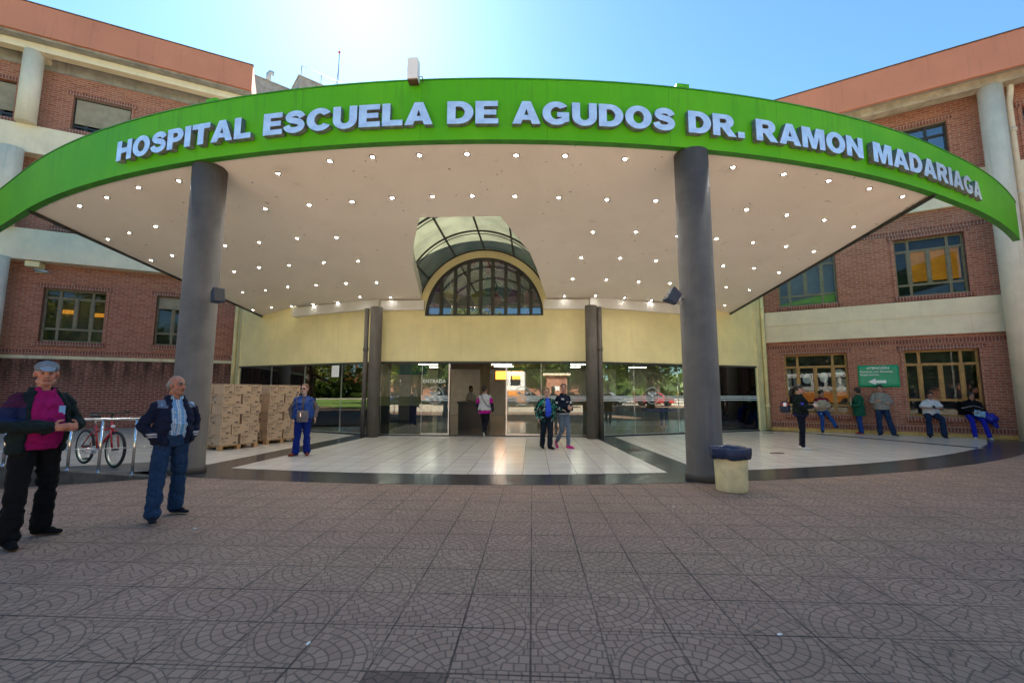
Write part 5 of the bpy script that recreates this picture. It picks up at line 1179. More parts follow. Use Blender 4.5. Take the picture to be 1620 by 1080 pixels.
def person(lab, loc, yaw, J, look, vox=.013, group=None, name='person'):
    k = J['k']; bulk = look.get('bulk', 1.0); belly = look.get('belly', 0.0); skin = look.get('skin', (.42,.22,.15)); fem = look.get('fem', False)
    # torso frames
    hipax = (J['hipL']-J['hipR']).normalized(); shax = (J['shL']-J['shR']).normalized()
    spine = [J['pel']-Vector((0,0,.10*k)), J['pel'], J['pel'].lerp(J['chest'],.5), J['chest'], J['chest'].lerp(J['neck'],.62), J['neck']]
    dims = [(.155,.115),(.165,.125),(.138+belly*.35,.112+belly*.6),(.152,.118+belly*.15),(.098,.078),(.055,.055)]
    if fem: dims = [(.165,.125),(.170,.13),(.135+belly*.35,.108+belly*.5),(.142,.122+belly*.15),(.088,.074),(.048,.050)]
    P = []
    for i, (c, (hw, hd)) in enumerate(zip(spine, dims)):
        t = [0,0,.4,.9,1,1][i]; la = hipax.lerp(shax, t).normalized()
        up = (spine[min(i+1,5)]-spine[max(i-1,0)]).normalized(); da = up.cross(la).normalized()       # da points to the back (+y)
        if i in (2,): c = c - da*belly*.35*k
        P.append((c, la, da, hw*k*bulk, hd*k*bulk))
    def interp(t):       # t in 0..5
        i = min(int(t),4); f = t-i; a, b_ = P[i], P[i+1]
        return (a[0].lerp(b_[0],f), a[1].lerp(b_[1],f).normalized(), a[2].lerp(b_[2],f).normalized(), a[3]+(b_[3]-a[3])*f, a[4]+(b_[4]-a[4])*f)
    PP = [interp(t) for t in [0,.5,1,1.5,2,2.5,3,3.5,4,4.35,4.7,5]]
    # ---- body
    mb = MB(); sh = -.018*k
    mb.loft(rings_between(PP[:-1], sh, sh, 16)); mb.cap(J['neck']-Vector((0,0,.06*k)), J['neck'].lerp(J['head'],.45), .056*k*(.9 if fem else 1), .050*k*(.9 if fem else 1), 1, None, 14)
    for s_ in 'LR':
        mb.cap(J['sh'+s_], J['el'+s_], .044*k*bulk, .036*k*bulk); mb.cap(J['el'+s_], J['wr'+s_], .037*k*bulk, .024*k)
        mb.cap(PP[8][0].lerp(J['sh'+s_],.4), J['sh'+s_], .05*k, .044*k)
        mb.cap(J['hip'+s_], J['kn'+s_], .066*k*bulk, .046*k); mb.cap(J['kn'+s_], J['an'+s_], .046*k, .032*k); 
        td = J['toe'+s_].normalized(); mb.cap(J['an'+s_] - Vector((0,0,.02*k)), J['an'+s_] + td*.08*k - Vector((0,0,.045*k)), .034*k, .026*k)
        hd_ = look.get('hand'+s_); d = (J['wr'+s_]-J['el'+s_]).normalized()
        ins = Vector((-1 if s_ == 'L' else 1, 0, 0))
        if hd_ == 'none': continue
        if hd_: hand(mb, J['wr'+s_], hd_.get('d', d), hd_.get('pn', ins), hd_.get('side', Vector((0,-1,0))), hd_.get('curl', .35), k)
        else: hand(mb, J['wr'+s_], d, ins, Vector((0,-1,.0)), .35, k)
    hs = k*look.get('head', 1.0)
    MH = Matrix.Translation(J['head']) @ Matrix.Rotation(R(look.get('hyaw',0)),4,'Z') @ Matrix.Rotation(R(look.get('hpitch',0)),4,'X') @ Matrix.Rotation(R(look.get('hroll',0)),4,'Y') @ Matrix.Scale(hs*1.03,4)
    h = MB(); h.ell((0,.012,.03),(.073,.093,.085),None,18,12); h.ell((0,-.022,-.040),(.058,.063,.070),None,16,10); h.cap((-.012,-.064,-.090),(.012,-.064,-.090),.022,.022)
    for s_ in (-1,1):
        h.ell((s_*.034,-.052,-.018),(.026,.028,.028),None,10,8); h.ell((s_*.077,.006,.0),(.011,.022,.033),Matrix.Rotation(s_*.25,3,'Z'),10,8); h.cap((s_*.048,-.030,-.065),(s_*.030,-.050,-.085),.024,.020)
        h.ell((s_*.031,-.074,.012),(.014,.010,.009),None,8,6); h.cap((s_*.012,-.084,.030),(s_*.046,-.070,.032),.0075,.006)
    h.cap((0,-.082,.026),(0,-.106,-.022),.0085,.0135); h.ell((-.012,-.096,-.026),(.009,.011,.009),None,8,6); h.ell((.012,-.096,-.026),(.009,.011,.009),None,8,6)
    h.cap((-.020,-.080,-.0535),(.020,-.080,-.0535),.0075,.0075,.8,(0,0,1)); h.cap((-.016,-.079,-.064),(.016,-.079,-.064),.0075,.0075,.8,(0,0,1)); h.cap((0,.03,-.10),(0,.0,-.02),.05,.05)
    mb.add([MH @ Vector(v) for v in h.v], h.f)
    me = remesh(mb, look.get('bvox', vox), 1)
    inv = MH.inverted(); hairc = look.get('hairc', (.02,.015,.012)); stub = look.get('stubble', 0)
    def skinfn(co):
        q = inv @ co; c = list(skin)
        if abs(q.x) < .12 and -.15 < q.y < .15 and -.13 < q.z < .14:
            if q.y < -.03:
                ex = abs(abs(q.x)-.031)
                if ex < .0155 and abs(q.z-.012) < .0062: c = [.03,.02,.015] if ex < .007 else [.32,.27,.24]
                elif ex < .019 and abs(q.z-.012) < .011: c = [x*.55 for x in c]  # eye socket shade put into the skin colour
                elif abs(abs(q.x)-.030) < .020 and abs(q.z-.0335) < .0062: c = list(look.get('brow', hairc))
                elif abs(q.x) < .024 and -.070 < q.z < -.046 and q.y < -.07: c = [skin[0]*.72, skin[1]*.45, skin[2]*.45] if abs(q.z+.0585) > .0025 else [.07,.02,.02]
                elif abs(abs(q.x)-.010) < .005 and abs(q.z+.033) < .005: c = [x*.3 for x in c]
                elif stub and q.z < -.030 and (abs(q.x) > .022 or q.z < -.068 or q.z > -.047): c = [a*(1-stub)+b_*stub for a, b_ in zip(c, (.20,.13,.10))]
                elif abs(q.x) > .03 and -.04 < q.z < 0: c = [min(1,c[0]*1.12), c[1]*.92, c[2]*.9]
            else: c = [c[0]*1.03, c[1]*.92, c[2]*.9] if abs(q.x) > .068 else c
            if look.get('mask') and q.y < -.02 and q.z < -.02: c = [.6,.62,.65]
        return c
    paint(me, skinfn); me.materials.append(SKIN); me.name = name
    root = bpy.data.objects.new(name, me); col.objects.link(root); root.location = loc; root.rotation_euler = (0,0,R(yaw)); tag(root, lab, 'person', group)
    def child(nm, mesh_, m_): 
        mesh_.materials.clear(); mesh_.materials.append(m_); mesh_.name = nm; o = bpy.data.objects.new(nm, mesh_); col.objects.link(o); o.parent = root; return o
    # ---- trousers
    tr = look['trousers']; g = MB(); ex = tr.get('ex', .012)*k
    g.loft(rings_between([interp(t) for t in (0,.35,.7,1,1.35,1.5)], ex, ex, 20))
    for s_ in 'LR':
        wd = tr.get('w', 1.0); g.cap(J['hip'+s_] + Vector((0,0,.0)), J['kn'+s_], (.092*bulk**.5)*k + ex*.3, .066*k*wd); 
        lo = J['an'+s_].lerp(J['kn'+s_], .04); g.cap(J['kn'+s_], lo, .064*k*wd, .058*k*wd*tr.get('cuff', 1.0))
    tc = tr['c']
    me = remesh(g, vox, 2, .012*k, 7, (1,1,1.3), 3); paint(me, tr.get('fn', lambda co: tc)); child(tr.get('name','trousers'), me, CLOTH)
    # ---- shoes
    so_ = look['shoes']; 
    for s_ in 'LR':
        a = J['an'+s_]; td = J['toe'+s_].copy(); tz = td.z; td.z = 0; td.normalize(); sd_ = Vector((-td.y, td.x, 0)); td2 = (td + Vector((0,0,tz))).normalized(); up = sd_.cross(td2) * -1
        if up.z < 0: up = -up
        g = MB(); f = lambda u, v, w2: a + td2*u*k + sd_*v*k + up*w2*k
        base = -.085
        g.cap(f(-.035,0,base+.045), f(.09,0,base+.040), .040*k, .040*k, 1.0, sd_, 12); g.cap(f(.07,0,base+.030), f(.155,0,base+.028), .042*k, .034*k, .72, sd_, 12); g.cap(f(-.02,0,base+.05), f(.0,0,.03), .042*k, .040*k, 1, sd_, 12)
        me = remesh(g, min(vox,.010), 2)
        sole = so_.get('sole', (.5,.5,.5)); c_ = so_['c']
        ia = a.copy(); upv = up.copy(); bk_ = base*k
        paint(me, lambda co: sole if (co-ia).dot(upv) < bk_ + .020*k else c_); child('shoe', me, CLOTH)
    # ---- tops, inner to outer
    for tp_ in look['tops']:
        g = MB(); ex = tp_.get('ex', .010)*k; hem = tp_.get('hem', .3); tops = [t for t in [0,.3,.6,1,1.5,2,2.5,3,3.5,4,4.3,4.6] if t > hem + .05]; lv = [hem] + tops
        Q = []
        for t in lv:
            c, la, da, hw, hd = interp(t)
            if hem < 0 and t < 0: pass
            Q.append((c, la, da, hw, hd))
        if hem < .3 and tp_.get('long'):
            c, la, da, hw, hd = interp(0); Q = [(c - Vector((0,0,tp_['long']*k)), la, da, hw*1.03, hd*1.03)] + Q
        ho = tp_.get('open'); rg = rings_between(Q, ex, ex, 26, ho, .024)
        g.loft(rg)
        if not ho or tp_.get('collar'): pass
        c, la, da, hw, hd = interp(4.5)
        if tp_.get('collar'):
            up = Vector((0,0,1)); cc = []
            for dz, gr in ((-.035,.03),(-.01,.024),(.015,.022),(.032,.026)):
                q = interp(4.75); cc.append((q[0] + up*dz*k, q[1], q[2], .062*k, .062*k))
            g.loft(rings_between(cc, .028*k, .028*k, 22, tp_.get('copen', ho or .6), .020))
        sl = tp_.get('sleeve')
        for s_ in 'LR':
            mid = P[4][0].lerp(J['sh'+s_], .45); up_a = .053*k*bulk**.5 + ex*.35
            if not ho or ho < 1.2: g.cap(mid - Vector((0,0,.01*k)), J['sh'+s_], .050*k + ex*.3, up_a)
            if sl == 'long': g.cap(J['sh'+s_], J['el'+s_], up_a, .046*k*bulk**.5 + ex*.35); g.cap(J['el'+s_], J['wr'+s_].lerp(J['el'+s_], .03), .046*k*bulk**.5 + ex*.35, .034*k + ex*.35)
            elif sl == 'short': g.cap(J['sh'+s_], J['sh'+s_].lerp(J['el'+s_], .72), up_a, .058*k + ex*.5)
            else: g.cap(J['sh'+s_], J['sh'+s_].lerp(J['el'+s_], .08), up_a*.98, up_a*.96)
        me = remesh(g, vox, 2, tp_.get('fold', .013)*k, tp_.get('ff', 8), (1,1,1.1), 5); c_ = tp_['c']
        paint(me, tp_.get('fn', lambda co, c_=c_: c_)); child(tp_['name'], me, tp_.get('m', CLOTH))
    # ---- hair / hat
    hr = look.get('hair', 'short')
    g = MB(); T_ = lambda *e: None
    if hr == 'short': g.ell((0,.028,.054),(.083,.092,.080),None,18,12); g.ell((0,.055,.005),(.077,.062,.078),None,16,10)
    if hr == 'crop': g.ell((0,.026,.050),(.080,.090,.078),None,18,12); g.ell((0,.055,.008),(.075,.056,.066),None,16,10)
    if hr == 'fringe':
        g.ell((0,.062,-.004),(.075,.048,.050),None,16,10); [g.ell((s_*.066,.022,.010),(.017,.042,.042),None,10,8) for s_ in (-1,1)]
    if hr == 'full': g.ell((0,.024,.052),(.093,.098,.088),None,18,12); g.ell((0,.05,-.01),(.090,.068,.09),None,16,10); [g.ell((s_*.072,.02,-.01),(.022,.045,.075),None,10,8) for s_ in (-1,1)]
    if hr == 'long': g.ell((0,.024,.052),(.086,.096,.082),None,18,12); g.ell((0,.055,-.03),(.085,.062,.13),None,16,10); [g.ell((s_*.070,.025,-.03),(.020,.04,.10),None,10,8) for s_ in (-1,1)]
    if hr == 'bun': g.ell((0,.026,.050),(.080,.091,.078),None,18,12); g.ell((0,.055,.01),(.074,.055,.066),None,16,10); g.ell((0,.12,.04),(.035,.035,.035),None,12,8)
    if hr == 'pony': g.ell((0,.026,.050),(.082,.092,.079),None,18,12); g.ell((0,.055,.01),(.075,.056,.066),None,16,10); g.cap((0,.10,.05),(0,.17,-.02),.030,.045); g.cap((0,.17,-.02),(0,.19,-.20),.045,.03)
    if hr == 'curly':
        rr = random.Random(5); g.ell((0,.03,.05),(.090,.096,.085),None,18,12)
        for i in range(34):
            v = Vector((rr.gauss(0,1),rr.gauss(0,1),rr.gauss(0,1))).normalized()
            if v.z < -.35 or (v.y < -.45 and v.z < .4): continue
            g.ell((v.x*.092, .03+v.y*.10, .045+v.z*.09),(.026,.026,.026),None,8,6)
    if g.v:
        g2 = MB(); g2.add([MH @ Vector(v) for v in g.v], g.f); me = remesh(g2, min(vox,.009), 1, .005, 40, (1,1,.5), 2); child('hair', me, hair_mat(hairc) if hairc != (.02,.015,.012) else HAIRM)
    if look.get('cap'):
        g = MB(); g.ell((0,.008,.062),(.088,.102,.068),None,20,12); g.cap((0,-.085,.060),(0,-.125,.044),.060,.050,.15,(1,0,0),16); g.ell((0,.008,.128),(.008,.008,.006))
        g2 = MB(); g2.add([MH @ Vector(v) for v in g.v], g.f); me = remesh(g2, .006, 1); cc = look['cap']
        paint(me, lambda co: cc if not ((inv @ co).y < -.088) else [x*1.5 for x in cc]); child('cap', me, CLOTH)
    gm = look.get('glasses')
    if gm:
        g = MB(); Mg = MH
        for s_ in (-1,1):
            c_ = Vector((s_*.032,-.097,.010)); pts_ = [c_ + Vector((.028*math.cos(t), .002, .020*math.sin(t))) for t in [2*math.pi*i/12 for i in range(12)]]
            if gm == 'sun': g.add([Mg @ p for p in pts_] + [Mg @ (p+Vector((0,-.004,0))) for p in pts_], [tuple(range(12)), tuple(range(12,24))[::-1]] + [(i,(i+1)%12,12+(i+1)%12,12+i) for i in range(12)])
            else: g.tube([Mg @ p for p in pts_ + pts_[:1]], .0016*k, 5)
            g.tube([Mg @ Vector((s_*.056,-.094,.014)), Mg @ Vector((s_*.080,.0,.012))], .002*k, 5)
        g.tube([Mg @ Vector((-.01,-.100,.014)), Mg @ Vector((.01,-.100,.014))], .002*k, 5)
        g.build('glasses', M['black'], root)
    return root
def W(s_, y, z=0): return tuple(Vector(OR) + Matrix.Rotation(R(-29),3,'Z') @ Vector((s_, y, z)))
V3 = lambda *a: Vector(a)
# --- man in the magenta shirt, far left foreground
J = stand(1.78, 1.06)
J.update(elR=V3(-.30,-.02,1.16), wrR=V3(-.07,-.33,1.13), elL=V3(.31,.0,1.16), wrL=V3(.13,-.36,1.13), anL=V3(.14,.08,.09), anR=V3(-.20,-.16,.09), knL=V3(.13,.02,.50), knR=V3(-.16,-.10,.51), toeL=V3(.55,-.8,0), toeR=V3(-.15,-1,0))
def jackA(co):
    if co.z > 1.18 and co.x < -.17: return (.055,.012,.040) if co.z > 1.33 else ((.012,.022,.075) if co.z > 1.20 else (.010,.022,.024))
    return (.010,.020,.022)
mA = person('man in a magenta shirt, dark open jacket and grey flat cap clasping his hands', (-3.42,4.43,.005), 74, J, dict(bulk=1.04, belly=.045, skin=(.46,.21,.15), stubble=.35, brow=(.07,.05,.04), hyaw=-22, hpitch=2, bvox=.0065,
    handR=dict(d=V3(.75,-.62,.0), pn=V3(.3,.6,-.3), side=V3(0,0,1), curl=.55), handL=dict(d=V3(-.55,-.75,.0), pn=V3(-.4,.5,-.2), side=V3(0,0,1), curl=.6),
    trousers=dict(c=(.008,.008,.009), w=1.12, cuff=1.15), shoes=dict(c=(.008,.009,.010), sole=(.12,.055,.025)),
    tops=[dict(name='shirt', c=(.28,.008,.115), ex=.024, hem=.1, long=.0, sleeve=None, collar=True, fold=.012), dict(name='jacket', c=(.01,.02,.022), fn=jackA, ex=.044, hem=.1, long=.02, sleeve='long', open=.80, collar=True, copen=1.0, fold=.016)],
    hair='crop', hairc=(.10,.085,.075), cap=(.16,.20,.24)), vox=.010)
b = MB(); b.box(-.035,.035,-.004,.004,-.045,.045); b.build('chest_badge', mat('pale_blue_card', (.22,.42,.75), .5, var=.1), mA, loc=(.098,-.152,1.295), rot=(0,0,R(26)))
# --- balding man in the navy jacket
J = stand(1.67, 1.06)
J.update(elR=V3(-.275,.07,1.08), wrR=V3(-.165,-.075,.93), elL=V3(.275,.07,1.08), wrL=V3(.165,-.075,.93), anR=V3(-.17,-.10,.085), anL=V3(.15,.12,.085), knR=V3(-.14,-.06,.48), knL=V3(.13,.05,.48), toeR=V3(-.35,-1,0), toeL=V3(.45,-1,0))
def jackB(co):
    if co.z > 1.295 and .115 < abs(co.x) < .20 and co.y < .04: return (.15,.19,.27)
    if .955 < co.z < 1.0 and abs(co.x) > .19 and co.y < -.02 and int(co.z*60) % 2: return (.5,.5,.52)
    return (.010,.016,.040)
def shirtB(co):
    s_ = math.sin(co.x*260); return (.62,.62,.60) if s_ > .55 else ((.10,.30,.58) if s_ > -.5 else (.16,.40,.66))
def jeanB(co): return (.020,.050,.115) if not (abs(co.x) > .13 and .56 < co.z < .70) else (.016,.042,.10)
person('balding man in a navy jacket with striped blue shirt, hands in his pockets', (-2.68,5.27,.005), 63, J, dict(bulk=1.0, belly=.06, skin=(.40,.19,.125), stubble=.3, brow=(.12,.10,.09), hyaw=22, hpitch=2, bvox=.0065, handL='none', handR='none',
    trousers=dict(c=(.02,.05,.115), fn=jeanB, w=1.14, cuff=1.18, name='jeans'), shoes=dict(c=(.010,.013,.022), sole=(.60,.60,.62)),
    tops=[dict(name='shirt', c=(.3,.4,.6), fn=shirtB, ex=.014, hem=.95, sleeve=None, collar=True, copen=.5, fold=.008), dict(name='jacket', c=(.01,.016,.04), fn=jackB, ex=.036, hem=.25, sleeve='long', open=.55, collar=True, copen=.9, fold=.020, ff=7)],
    hair='fringe', hairc=(.22,.21,.20)), vox=.010)
# --- woman in the blue padded waistcoat
J = stand(1.64, .98)
J.update(elR=V3(-.27,.05,1.08), wrR=V3(-.235,.02,.86), elL=V3(.29,.05,1.09), wrL=V3(.26,-.06,.88), anL=V3(.12,.02,.08), anR=V3(-.12,-.02,.08), toeR=V3(-.9,-.6,0), toeL=V3(.1,-1,0))
person('woman in sunglasses and a shiny blue padded waistcoat beside the cartons', (-3.72,10.35,.012), 24, J, dict(fem=True, bulk=1.14, belly=.06, skin=(.58,.36,.29), hyaw=-22, glasses='sun', handL=dict(d=V3(.15,-.35,-.9), pn=V3(-1,0,0), side=V3(0,-1,0), curl=.25),
    trousers=dict(c=(.006,.020,.17), w=1.15, cuff=1.2), shoes=dict(c=(.20,.035,.02), sole=(.15,.05,.03)),
    tops=[dict(name='jumper', c=(.15,.12,.11), ex=.012, hem=.5, sleeve='long', collar=False), dict(name='padded_waistcoat', c=(.0,.045,.24), ex=.042, hem=.35, sleeve=None, open=.16, m=NYLON, fold=.022, ff=6)],
    hair='short', hairc=(.17,.085,.04)))
def bag(loc, rz, w_, h_, d_, c_, lab, strap=None, cat='bag', nm='shoulder_bag', parts=True):
    e = empty(nm, loc, R(rz), lab, cat); b = MB(); n = 6
    b.loft([[Vector((math.copysign(abs(math.cos(t))**.5, math.cos(t))*w_/2*s_, math.copysign(abs(math.sin(t))**.6, math.sin(t))*d_/2*q_, z)) for t in [2*math.pi*i/20 for i in range(20)]] for z, s_, q_ in ((0,.86,.7),(h_*.08,.97,1),(h_*.5,1,1),(h_*.9,.95,.8),(h_,.90,.5))])
    b.build('bag_body', mat('bag_fabric', c_, .7, var=.2, vs=15, bump=.2), e)
    if strap: b = MB(); b.tube(strap, .010, 6); b.build('strap', mat('bag_strap', tuple(x*.6 for x in c_), .7, var=.1), e)
    return e
bg_ = bag((-3.62,10.13,.80), 24, .25, .26, .08, (.12,.10,.105), 'grey crossbody bag hanging at the blue waistcoat woman\'s hip', [(-.10,.0,.24),(-.13,.02,.36),(-.16,.04,.60),(-.14,.16,.66)])
b = MB(); b.box(-.05,-.035,-.046,-.042,.12,.21); b.build('zip_pull', M['chrome'], bg_)
# --- walker going in
J = stand(1.66, .98)
J.update(elR=V3(-.25,.05,1.08), wrR=V3(-.26,-.04,.84), elL=V3(.25,.08,1.08), wrL=V3(.24,-.10,.88), anL=V3(.02,-.10,.09), anR=V3(-.02,.22,.19), knR=V3(-.06,-.02,.48), knL=V3(.06,-.12,.50), toeL=V3(0,-1,0), toeR=V3(0,-1,-.9))
person('person walking in through the open door in a pale grey hooded waistcoat over magenta', (.10,14.85,.012), 176, J, dict(fem=True, bulk=1.1, skin=(.4,.22,.16), hyaw=-25,
    trousers=dict(c=(.010,.012,.020), w=.9), shoes=dict(c=(.02,.02,.022), sole=(.5,.5,.5)),
    tops=[dict(name='shirt', c=(.42,.010,.24), ex=.022, hem=.05, long=.06, sleeve='short'), dict(name='dark_sleeves', c=(.015,.018,.03), ex=.006, hem=2.5, sleeve='long'), dict(name='hooded_waistcoat', c=(.50,.50,.53), ex=.045, hem=.45, sleeve=None, collar=True, copen=.3)],
    hair='bun'))
e = empty('shoulder_strap_bag', (.10,14.85,.012), R(176), 'thin black strap and small bag across the walker\'s grey back', 'bag')
b = MB(); b.tube([(.10,.20,1.38),(.02,.205,1.22),(-.10,.19,1.05),(-.20,.12,.98)], .012, 6); b.build('strap', M['black'], e); b = MB(); b.ell((-.27,.0,.92),(.05,.10,.10)); b.build('pouch', M['black'], e)
# --- older woman with patterned cardigan and her companion
J = stand(1.58, 1.0)
J.update(elR=V3(-.26,.04,1.02), wrR=V3(-.25,-.05,.80), elL=V3(.28,.02,1.06), wrL=V3(.40,-.08,1.02), anL=V3(.05,-.12,.085), anR=V3(-.10,.10,.085), knR=V3(-.10,-.02,.45), knL=V3(.06,-.14,.46), toeL=V3(.5,-1,0), toeR=V3(0,-1,0))
def card(co):
    n_ = noise.noise(Vector((co.x*38, co.y*38, co.z*16))); m_ = noise.noise(Vector((co.x*9, co.y*9, co.z*9+4)))
    return ((.02,.30,.22) if m_ > 0 else (.30,.36,.34)) if n_ > .16 else (.006,.012,.014)
person('older woman in a black and green patterned cardigan over a bright blue top', (2.06,11.95,.012), 14, J, dict(fem=True, bulk=1.17, belly=.08, skin=(.52,.30,.22), glasses='clear', hyaw=-5, hpitch=4,
    trousers=dict(c=(.010,.016,.026), w=1.2, cuff=1.0), shoes=dict(c=(.010,.010,.012), sole=(.03,.03,.03)),
    tops=[dict(name='blouse', c=(.03,.08,.62), ex=.016, hem=.5, sleeve='short'), dict(name='cardigan', c=(.01,.02,.02), fn=card, ex=.040, hem=.05, long=.08, sleeve='long', open=.42, fold=.015)],
    hair='short', hairc=(.20,.12,.055)))
J = stand(1.69, .96)
J.update(elR=V3(-.24,.06,1.12), wrR=V3(-.02,-.20,1.08), elL=V3(.24,.04,1.13), wrL=V3(.10,-.22,1.03), anL=V3(.04,-.16,.085), anR=V3(-.10,.20,.15), knR=V3(-.04,.0,.47), knL=V3(.07,-.12,.50), toeL=V3(.45,-1,0), toeR=V3(-.3,-1,-.7), pel=V3(0,0,.97))
def jackF(co):
    return (.5,.5,.52) if (abs(co.x+.10) < .03 and abs(co.z-1.30) < .02) or (abs(co.x-.02) < .04 and abs(co.z-1.22) < .015) else (.007,.013,.028)
person('young woman in a navy jacket, grey leggings and bright pink trainers', (2.52,12.15,.012), 30, J, dict(fem=True, bulk=.98, skin=(.45,.25,.18), hyaw=-28, handR=dict(d=V3(.8,-.5,0), side=V3(0,0,1), pn=V3(0,.6,-.3), curl=.5), handL=dict(d=V3(-.6,-.6,.1), side=V3(0,0,1), pn=V3(0,.6,-.3), curl=.5),
    trousers=dict(c=(.12,.16,.21), w=.92, ex=.006, cuff=.85, name='leggings'), shoes=dict(c=(.60,.03,.22), sole=(.55,.35,.60)),
    tops=[dict(name='undershirt', c=(.6,.6,.6), ex=.022, hem=.35, sleeve='short', fold=.005), dict(name='jacket', c=(.007,.013,.028), fn=jackF, ex=.036, hem=.6, sleeve='long', collar=True, copen=.4)],
    hair='bun'))
# --- woman with the ponytail on the right
J = stand(1.68, .96)
J.update(elR=V3(-.22,-.02,1.10), wrR=V3(-.06,-.26,1.12), elL=V3(.22,-.02,1.10), wrL=V3(.05,-.27,1.10), anL=V3(.08,.03,.085), anR=V3(-.08,.0,.085), toeL=V3(0,-1,0), toeR=V3(0,-1,0))
person('woman with a black ponytail and white trainers standing in profile', (8.80,12.25,.012), 62, J, dict(fem=True, bulk=1.08, belly=.02, skin=(.48,.27,.20), hpitch=14, hyaw=-6, glasses='clear',
    handR=dict(d=V3(.5,-.8,.1), side=V3(0,0,1), pn=V3(.6,.3,0), curl=.45), handL=dict(d=V3(-.4,-.85,.1), side=V3(0,0,1), pn=V3(-.6,.3,0), curl=.45),
    trousers=dict(c=(.007,.009,.020), w=.98, cuff=.85), shoes=dict(c=(.58,.56,.52), sole=(.65,.65,.65)),
    tops=[dict(name='undershirt', c=(.06,.05,.45), ex=.026, hem=.35, sleeve='short', fold=.004), dict(name='hooded_top', c=(.006,.012,.012), ex=.036, hem=.55, sleeve='long', collar=True, copen=.35, fold=.016)],
    hair='pony'))
e = bag((8.50,12.42,.96), 62, .10, .30, .24, (.010,.014,.035), 'black shoulder bag with a red and white badge behind the ponytail woman', [(0,-.02,.28),(.06,-.14,.46),(.04,-.28,.46)])
b = MB(); b.box(-.054,-.051,-.08,.08,.19,.25); b.build('badge', mat('red_badge', (.45,.02,.03), .6), e); b = MB(); b.box(-.057,-.0545,-.035,.035,.17,.27); b.build('badge', M['white'], e)
def phone(loc, rz, tilt, lab):
    e = empty('mobile_phone', loc, R(rz), lab, 'phone'); b = MB(); b.box(-.036,.036,-.004,.004,-.07,.07, M=Matrix.Rotation(R(tilt),4,'X')); b.build('body', M['black'], e); b = MB(); b.box(-.033,.033,.0045,.006,-.065,.065, M=Matrix.Rotation(R(tilt),4,'X')); b.build('screen', mat('lit_phone_screen', (.35,.45,.6), .2, var=0, emis=.5), e)
phone(tuple(V3(8.80,12.25,1.20) + Matrix.Rotation(R(62),3,'Z') @ V3(0,-.36,0)), 62, -55, 'dark phone held up by the woman with the ponytail')
# --- seated and waiting people along the right wall; feet on the floor, backs to the wall
def seated(k=1.0, seat=.69, fwd=.42, kz=.58, spread=.12, lean=0):
    J = stand(1.68*k); P_ = seat + .085
    J.update(pel=V3(0,.0,P_+.04), chest=V3(0,-.02-lean*.5,P_+.36), neck=V3(0,-.03-lean,P_+.52), head=V3(0,-.06-lean*1.15,P_+.665), shL=V3(.16,-.02-lean*.8,P_+.42), shR=V3(-.16,-.02-lean*.8,P_+.42),
        hipL=V3(.09,-.02,P_), hipR=V3(-.09,-.02,P_), knL=V3(spread,-fwd,kz), knR=V3(-spread,-fwd,kz), anL=V3(spread+.01,-fwd-.05,.09), anR=V3(-spread-.01,-fwd-.05,.09), elL=V3(.22,-.04,P_+.17), elR=V3(-.22,-.04,P_+.17), wrL=V3(.10,-.28,P_+.18), wrR=V3(-.10,-.28,P_+.18))
    return J
GR = None
# curly haired in beige jacket
J = seated(.95, kz=.56, fwd=.40); J.update(knL=V3(.10,-.44,.66), anL=V3(.26,-.58,.27), toeL=V3(.5,-1,.1), knR=V3(-.10,-.42,.55), anR=V3(-.12,-.40,.085), toeR=V3(-.2,-1,0))
def jn(co): 
    return (.45,.50,.55) if noise.noise(co*13) > .50 and co.y < -.2 else (.015,.065,.26)
person('curly haired person in a beige jacket and burgundy scarf on the window sill', W(1.72,-.06), -20, J, dict(fem=True, bulk=1.08, skin=(.44,.25,.18), hyaw=18, hpitch=16, handL=dict(d=V3(-.4,-.7,-.3), side=V3(0,0,1), curl=.5), handR=dict(d=V3(.4,-.7,-.3), side=V3(0,0,1), curl=.5),
    trousers=dict(c=(.015,.065,.26), fn=jn, w=1.05, name='jeans'), shoes=dict(c=(.010,.012,.02), sole=(.45,.45,.48)),
    tops=[dict(name='jacket', c=(.42,.37,.28), ex=.038, hem=.9, sleeve='long', collar=True, copen=.4, fold=.016), dict(name='scarf', c=(.17,.006,.04), ex=.055, hem=4.0, sleeve=None, collar=True, copen=.05, fold=.02)], hair='curly'))
# green coat, back half turned
J = stand(1.66, 1.0); J.update(elR=V3(-.25,-.02,1.08), wrR=V3(-.10,-.24,1.12), elL=V3(.24,.0,1.06), wrL=V3(.14,-.20,1.02))
person('woman in a dark green coat and jeans reading a paper beside the green banner', W(2.80,-.42), -118, J, dict(fem=True, bulk=1.02, skin=(.44,.25,.18), hyaw=-12, hpitch=10,
    trousers=dict(c=(.012,.05,.20), w=1.05, name='jeans'), shoes=dict(c=(.22,.02,.03), sole=(.5,.4,.35)),
    tops=[dict(name='coat', c=(.012,.095,.055), ex=.045, hem=.02, long=.17, sleeve='long', collar=True, copen=.4, fold=.015)], hair='full'))
e = empty('paper_sheet', W(2.56,-.62,1.16), R(-118), 'white paper held by the woman in the green coat', 'paper'); b = MB(); b.box(-.09,.09,-.002,.002,-.10,.14); b.build('sheet', M['white'], e)
